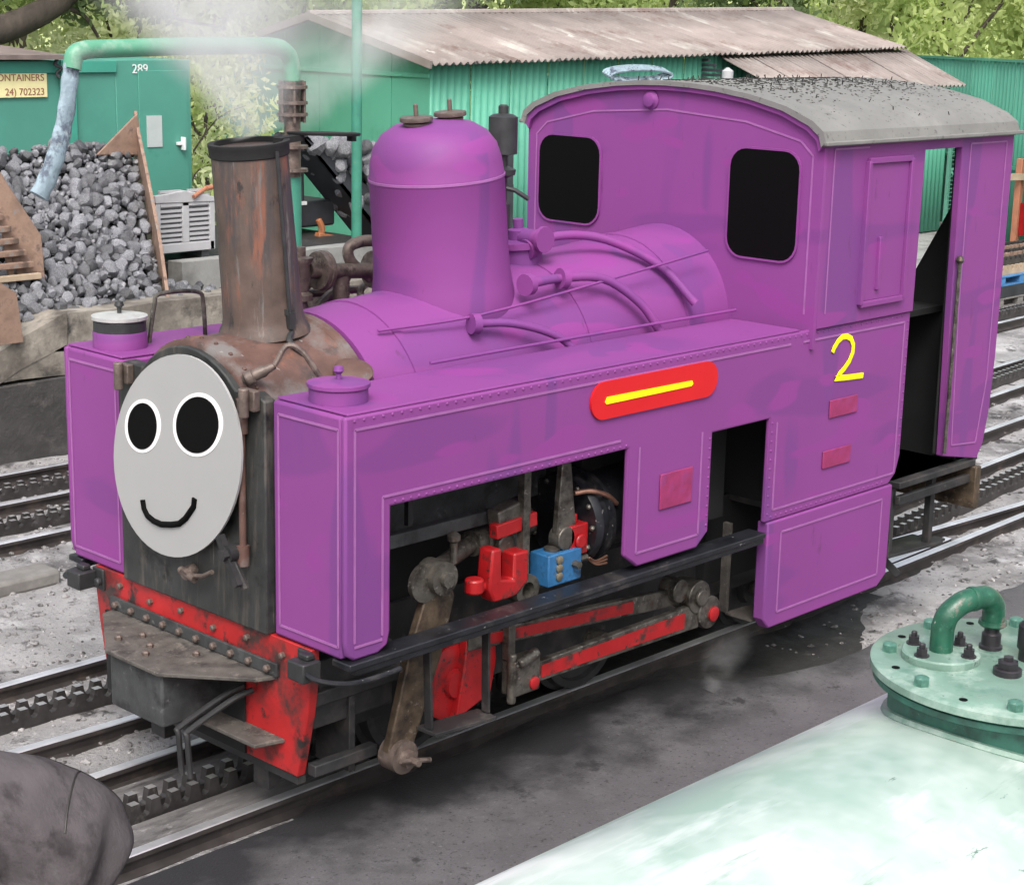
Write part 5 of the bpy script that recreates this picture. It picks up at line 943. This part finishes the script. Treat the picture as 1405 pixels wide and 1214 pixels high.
m = MB(); m.lathe((DX, DY, 2.642), (0, 0, 1), [(.262, 0), (.268, .003), (.268, .014), (.262, .0165)], 72); obj('lower_flange', m, 'tank_dark', tk)
m = MB(); m.lathe((DX, DY, 2.660), (0, 0, 1), [(.268, 0), (.274, .003), (.274, .017), (.270, .020)], 72); cov = obj('manhole_cover', m, 'tank_cover', tk)
for k in range(16):
    a = k * 2 * math.pi / 16 + .1; p = Vector((DX + .238 * math.cos(a), DY + .238 * math.sin(a), 2.680))
    if k % 2: obj('bolt', MB().lathe(p, (0, 0, 1), [(.0155, 0), (.0155, .014), (.009, .018)], 6), 'nut_green', cov)
    else: obj('bolt_hole', MB().lathe(p + Vector((0, 0, .0003)), (0, 0, 1), [(.008, 0), (.008, .001)], 10), 'eye_black', cov)
# camera-right and -away axes on the cover
rx = Vector((.6931, -.7204, 0)); ry = Vector((.7204, .6931, 0))
def cp(u, v, z=2.680): return Vector((DX, DY, z)) + rx * u + ry * v
fl = cp(-.138, .03); m = MB(); m.lathe(fl, (0, 0, 1), [(.074, 0), (.075, .002), (.075, .013), (.072, .016)], 40); pf = obj('pipe_flange', m, 'tank_cover', cov)
m = MB(); m.tube([fl + Vector((0, 0, .014)), fl + Vector((0, 0, .055))] + smoothpts([fl + Vector((0, 0, .062)), fl + Vector((0, 0, .088)) + rx * .008, fl + Vector((0, 0, .108)) + rx * .034 + ry * .01, fl + Vector((0, 0, .113)) + rx * .060 + ry * .025], 6) + smoothpts([fl + Vector((0, 0, .113)) + rx * .062 + ry * .026, fl + Vector((0, 0, .108)) + rx * .093 + ry * .05, fl + Vector((0, 0, .085)) + rx * .113 + ry * .062, fl + Vector((0, 0, .05)) + rx * .114 + ry * .064], 6), .0225, 20)
m.lathe(fl + Vector((0, 0, .05)) + rx * .114 + ry * .064, (0, 0, -1), [(.027, -.008), (.028, 0), (.024, .004)], 20)
for q in (fl + Vector((0, 0, .113)) + rx * .061 + ry * .0255,): m.lathe(q - (rx * .006 + ry * .0025), rx * .9 + ry * .4, [(.0235, 0), (.0245, .004), (.0245, .008), (.0235, .012)], 20)
obj('elbow_pipe', m, 'elbow_green', cov)
m = MB(); m.lathe(fl + rx * .114 + ry * .064, (0, 0, 1), [(.023, 0), (.023, .006), (.019, .008), (.019, .03), (.015, .034), (.015, .045)], 18); m.v = [v + Vector((0, 0, 2.6802 - min(w_.z for w_ in m.v))) for v in m.v]; obj('pipe_stub', m, 'nut_dark', cov)
for (u, v) in ((-.045, -.035), (.045, -.035), (-.045, .035), (.045, .035)):
    m = MB(); p = fl + rx * u + ry * v + Vector((0, 0, .016)); m.lathe(p, (0, 0, 1), [(.0145, 0), (.0145, .003)], 14); m.lathe(p + Vector((0, 0, .003)), (0, 0, 1), [(.0115, 0), (.0115, .013)], 6); m.lathe(p + Vector((0, 0, .016)), (0, 0, 1), [(.006, 0), (.006, .008), (.004, .010)], 8); obj('stud_nut', m, 'nut_dark', pf, smooth=30)
for (u, v, s_) in ((-.03, -.05, 1.), (.09, -.12, .9)):
    m = MB(); p = cp(u, v); m.lathe(p, (0, 0, 1), [(.027 * s_, 0), (.027 * s_, .011), (.024 * s_, .013)], 20); m.lathe(p + Vector((0, 0, .013)), (0, 0, 1), [(.021 * s_, 0), (.021 * s_, .012), (.015 * s_, .015)], 6); m.lathe(p + Vector((0, 0, .026)), (0, 0, 1), [(.010, 0), (.010, .009)], 6); obj('plug', m, 'nut_dark', cov, smooth=30)
m = MB(); p = cp(.035, .03); m.lathe(p, (0, 0, 1), [(.022, 0), (.022, .02), (.026, .025), (.026, .07), (.016, .08), (.016, .095)], 18); obj('vent_valve', m, 'nut_dark', cov)
for xx in (-4.6, .6):
    m = MB(); m.prism([(TY - .5, GZ), (TY + .5, GZ), (TY + .52, 1.75), (TY + .3, 1.47), (TY, 1.38), (TY - .3, 1.47), (TY - .52, 1.75)], 'x', xx - .12, xx + .12)
    obj('saddle', m, 'concrete_grey', tk)

# ------------------------------------------------------------------ person bending over at the track
per = thing('person', 'person in dark grey overalls bending over beside the rails', 'person', (-1.79, -1.70, -.055))
fx = Vector((-.72, .69, 0)).normalized(); sx = Vector((fx.y, -fx.x, 0))     # facing direction and the right-hand side
def pp_(f, s_, z): return Vector((-1.79, -1.70, 0)) + fx * f * 1.15 + sx * s_ * 1.1 + Vector((0, 0, z * 1.27 - .05))
J = {'pel': (pp_(.02, 0, .74), .225), 'waist': (pp_(.17, 0, .80), .24), 'chest': (pp_(.40, 0, .84), .225), 'neck': (pp_(.56, 0, .86), .085), 'head': (pp_(.66, 0, .82), .10), 'headtip': (pp_(.75, 0, .77), .085),
     'hl': (pp_(.05, -.11, .60), .165), 'kl': (pp_(.36, -.19, .48), .13), 'al': (pp_(.08, -.16, .09), .065), 'tl': (pp_(.24, -.17, .075), .05),
     'hr': (pp_(.05, .11, .60), .165), 'kr': (pp_(.36, .19, .48), .13), 'ar': (pp_(.08, .16, .09), .065), 'tr': (pp_(.24, .17, .075), .05),
     'shl': (pp_(.44, -.2, .80), .105), 'el': (pp_(.40, -.27, .56), .075), 'wl': (pp_(.56, -.15, .28), .04), 'shr': (pp_(.44, .2, .80), .105), 'er': (pp_(.40, .27, .56), .075), 'wr': (pp_(.56, .15, .28), .04)}
E_ = [('pel', 'waist'), ('waist', 'chest'), ('chest', 'neck'), ('neck', 'head'), ('head', 'headtip'), ('pel', 'hl'), ('hl', 'kl'), ('kl', 'al'), ('al', 'tl'), ('pel', 'hr'), ('hr', 'kr'), ('kr', 'ar'), ('ar', 'tr'), ('chest', 'shl'), ('shl', 'el'), ('el', 'wl'), ('chest', 'shr'), ('shr', 'er'), ('er', 'wr')]
def skin(joints, edges, root, sub=2):
    ks = list(joints); me = bpy.data.meshes.new('s'); me.from_pydata([joints[k][0] for k in ks], [(ks.index(a), ks.index(b)) for a, b in edges], []); o = bpy.data.objects.new('s', me); C.objects.link(o)
    o.modifiers.new('k', 'SKIN'); sv = me.skin_vertices[0].data
    for i, k in enumerate(ks): sv[i].radius = (joints[k][1], joints[k][1]); sv[i].use_root = (k == root)
    s_ = o.modifiers.new('u', 'SUBSURF'); s_.levels = sub; s_.render_levels = sub
    dg = bpy.context.evaluated_depsgraph_get(); ev = bpy.data.meshes.new_from_object(o.evaluated_get(dg)); m = MB(); m.v = [v.co.copy() for v in ev.vertices]; m.f = [tuple(p.vertices) for p in ev.polygons]; m.mi = [0] * len(m.f)
    bpy.data.objects.remove(o); return m
def fuse(joints, edges, vox):
    m = MB()
    for a, b in edges:
        (pa, ra), (pb, rb_) = joints[a], joints[b]; d_ = pb - pa; L_ = max(d_.length, 1e-4)
        pr = [(ra * math.cos(R(t)), ra * math.sin(R(t))) for t in range(-88, 1, 22)] + [(rb_ * math.cos(R(t)), L_ + rb_ * math.sin(R(t))) for t in range(0, 89, 22)]
        m.lathe(pa, d_, pr, 20)
    o = obj('s', m, 'overall'); r_ = o.modifiers.new('r', 'REMESH'); r_.mode = 'VOXEL'; r_.voxel_size = vox
    dg = bpy.context.evaluated_depsgraph_get(); ev = bpy.data.meshes.new_from_object(o.evaluated_get(dg)); q = MB(); q.v = [v.co + WL[o] for v in ev.vertices]; q.f = [tuple(p_.vertices) for p_ in ev.polygons]; q.mi = [0] * len(q.f)
    bpy.data.objects.remove(o); return q
bm_ = fuse(J, E_, .018)
nb = [set() for _ in bm_.v]
for f in bm_.f:
    for a, b in zip(f, f[1:] + f[:1]): nb[a].add(b); nb[b].add(a)
tors = [(v - pp_(.2, 0, .75)).length < .62 for v in bm_.v]
for _ in range(14):
    bm_.v = [v.lerp(sum((bm_.v[k] for k in q), Vector()) / len(q), .5) if t_ else v for v, q, t_ in zip(bm_.v, nb, tors)]
def fold(v):
    a = (v - pp_(.3, 0, .3)); t_ = math.atan2(a.z, -a.dot(fx)); return .032 * math.sin(t_ * 12 + 5 * noise.noise(v * 3)) * max(0, noise.noise(v * 2.3 + Vector((3, 1, 7))) + .35)
bm_.v = [v + (v - pp_(.2, 0, .75)).normalized() * fold(v) + Vector((noise.noise(v * 7), noise.noise(v * 7 + Vector((5, 0, 0))), noise.noise(v * 7 + Vector((0, 9, 0))))) * .010 for v in bm_.v]
for i, f in enumerate(bm_.f):
    c = sum((bm_.v[k] for k in f), Vector()) / len(f); df = (c - pp_(0, 0, 0)).dot(fx)
    bm_.mi[i] = 1 if df > .57 and c.z > .5 else (2 if c.z < .16 else 0)
body = obj('body', bm_, ['overall', 'skin', 'boot'], per, smooth=180)
for s_ in (-1, 1):
    w = pp_(.56, .15 * s_, .28); m = skin({'w': (w, .034), 'p': (w + fx * .03 + Vector((0, 0, -.06)), .036), 'p2': (w + fx * .04 + Vector((0, 0, -.10)), .033)}, [('w', 'p'), ('p', 'p2')], 'w', 2)
    for k in range(4):
        b0 = w + fx * .04 + Vector((0, 0, -.10)) + sx * (-.03 + .02 * k); L_ = (.030, .036, .034, .026)[k]; m2 = skin({'a': (b0, .010), 'b': (b0 + Vector((0, 0, -L_)), .0095), 'c': (b0 - fx * .02 + Vector((0, 0, -2 * L_)), .0085), 'd': (b0 - fx * .035 + Vector((0, 0, -2.4 * L_)), .007)}, [('a', 'b'), ('b', 'c'), ('c', 'd')], 'a', 1); m.add(m2.v, m2.f)
    b0 = w + fx * .03 + Vector((0, 0, -.05)) - sx * s_ * .03; m2 = skin({'a': (b0, .011), 'b': (b0 - sx * s_ * .025 + Vector((0, 0, -.03)), .010), 'c': (b0 - sx * s_ * .03 + Vector((0, 0, -.06)), .008)}, [('a', 'b'), ('b', 'c')], 'a', 1); m.add(m2.v, m2.f)
    obj('hand', m, 'skin', per, smooth=180)
m = MB(); hc = pp_(.68, 0, .81); m.lathe(hc - fx * .09 + Vector((0, 0, .07)), fx * .8 + Vector((0, 0, -.6)), [(.03, -.04), (.09, -.02), (.112, .04), (.115, .09), (.10, .15), (.06, .19), (.01, .205)], 20); obj('hair', m, 'hair', per)
from mathutils.bvhtree import BVHTree
bvh = BVHTree.FromPolygons(bm_.v, bm_.f)
def seam(dirs, c, r):
    out = []
    for d_ in dirs:
        d_ = Vector(d_).normalized(); h_ = bvh.ray_cast(c + d_ * 1.0, -d_)
        if h_[0]: out.append(h_[0] + d_ * .001)
    return MB().tube(out, r, 6)
c0 = pp_(.05, 0, .74)
obj('seam', seam([-fx * math.cos(R(20)) * math.cos(R(t)) + sx * math.sin(R(20)) + Vector((0, 0, math.sin(R(t)))) * .94 for t in range(-10, 111, 8)], c0, .004), 'boot', per)
obj('seam', seam([-fx * .25 + sx * math.sin(R(t)) + Vector((0, 0, math.cos(R(t)))) for t in range(-60, 100, 8)], c0, .004), 'boot', per)

# ------------------------------------------------------------------ loose stones on the yard
m = MB(); rs = random.Random(21)
tet = [ROCKS[i] for i in range(3)]
icos = bmesh.new(); bmesh.ops.create_icosphere(icos, subdivisions=1, radius=1); iv = [v.co.copy() for v in icos.verts]; icos.verts.index_update(); ifc = [tuple(v.index for v in f.verts) for f in icos.faces]; icos.free()
for _ in range(15000):
    if rs.random() < .6: x, y = rs.uniform(-2.5, 4), rs.uniform(.5, 6.7)
    else: x, y = rs.uniform(4, 13), rs.uniform(-1.15, 5)
    s_ = .006 + .030 * rs.random() ** 4; z = yard(x, y); sq = rs.uniform(.5, .9)
    m.add([Vector((x, y, z)) + Vector((v.x * s_ * rs.uniform(.7, 1.2), v.y * s_ * rs.uniform(.7, 1.2), v.z * s_ * sq)) for v in iv], ifc)
kind(tag(obj('loose_stones', m, 'pebble', smooth=0, recalc=False), 'small loose stones scattered over the dusty yard', 'stones'), 'stuff')

# ------------------------------------------------------------------ steam
def steam(base, drift, r0, dr, h, dens, seed, label, sc=1.6, thr=.42):
    """steam column: its axis leans with `drift` per metre of height, its radius grows by `dr` per metre; soft towards the rim"""
    m = MB(); base = Vector(base); sp = [base + Vector((drift[0], drift[1], 1)) * (h * i / 8) for i in range(9)]; m.tube(sp, [r0 + dr * h * i / 8 for i in range(9)], 24)
    mt = bpy.data.materials.new('steam_vapour'); MATS[mt.name] = mt; mt.use_nodes = True; n, l = mt.node_tree.nodes, mt.node_tree.links; n.clear()
    out = n.new('ShaderNodeOutputMaterial'); vol = n.new('ShaderNodeVolumePrincipled'); vol.inputs['Color'].default_value = (.985, .99, 1, 1); vol.inputs['Anisotropy'].default_value = .0
    geo = n.new('ShaderNodeNewGeometry'); sep = n.new('ShaderNodeSeparateXYZ'); l.new(geo.outputs['Position'], sep.inputs[0])
    def mth(op, a, b=None, c=None):
        k = n.new('ShaderNodeMath'); k.operation = op
        for i_, q in enumerate((a, b, c)):
            if q is None: continue
            if isinstance(q, (int, float)): k.inputs[i_].default_value = q
            else: l.new(q, k.inputs[i_])
        return k.outputs[0]
    zz = mth('SUBTRACT', sep.outputs[2], base.z); dx = mth('SUBTRACT', mth('SUBTRACT', sep.outputs[0], base.x), mth('MULTIPLY', zz, drift[0])); dy = mth('SUBTRACT', mth('SUBTRACT', sep.outputs[1], base.y), mth('MULTIPLY', zz, drift[1]))
    rr = mth('SQRT', mth('ADD', mth('MULTIPLY', dx, dx), mth('MULTIPLY', dy, dy))); q = mth('DIVIDE', rr, mth('MULTIPLY_ADD', zz, dr, r0))
    fo = n.new('ShaderNodeMapRange'); fo.interpolation_type = 'SMOOTHSTEP'; fo.inputs['From Min'].default_value = .95; fo.inputs['From Max'].default_value = .15; l.new(q, fo.inputs['Value'])
    ft = n.new('ShaderNodeMapRange'); ft.interpolation_type = 'SMOOTHSTEP'; ft.inputs['From Min'].default_value = h * .98; ft.inputs['From Max'].default_value = h * .3; ft.inputs['To Min'].default_value = 0; l.new(zz, ft.inputs['Value'])
    nz = n.new('ShaderNodeTexNoise'); nz.inputs['Scale'].default_value = sc; nz.inputs['Detail'].default_value = 4; nz.inputs['Roughness'].default_value = .6; nz.inputs['Distortion'].default_value = .8
    mp = n.new('ShaderNodeMapping'); mp.inputs['Location'].default_value = (seed * 3.7, seed * 1.3, 0); l.new(geo.outputs['Position'], mp.inputs[0]); l.new(mp.outputs[0], nz.inputs['Vector'])
    mr = n.new('ShaderNodeMapRange'); mr.inputs['From Min'].default_value = thr; mr.inputs['From Max'].default_value = thr + .25; mr.inputs['To Max'].default_value = dens; l.new(nz.outputs['Fac'], mr.inputs['Value'])
    l.new(mth('MULTIPLY', mth('MULTIPLY', mr.outputs[0], fo.outputs[0]), ft.outputs[0]), vol.inputs['Density']); l.new(vol.outputs[0], out.inputs['Volume'])
    o = obj('steam', m, mt.name, None, smooth=180); kind(o, 'stuff'); tag(o, label, 'steam'); return o
steam((.40, 0, 3.27), (-.16, .30), .18, .78, 2.2, 3.4, 1, 'white steam rising from the rusty chimney', 1.9, .30)
steam((6.3, 7.2, 2.6), (1.15, .0), .3, .75, 2.6, 1.0, 2, 'thin white steam drifting before the green shed gable', 1.3, .40)

steam((3.0, -.98, -.03), (.5, -.1), .08, .5, .42, 2.0, 3, 'faint wisp of steam leaking low beneath the cab', 6., .38)
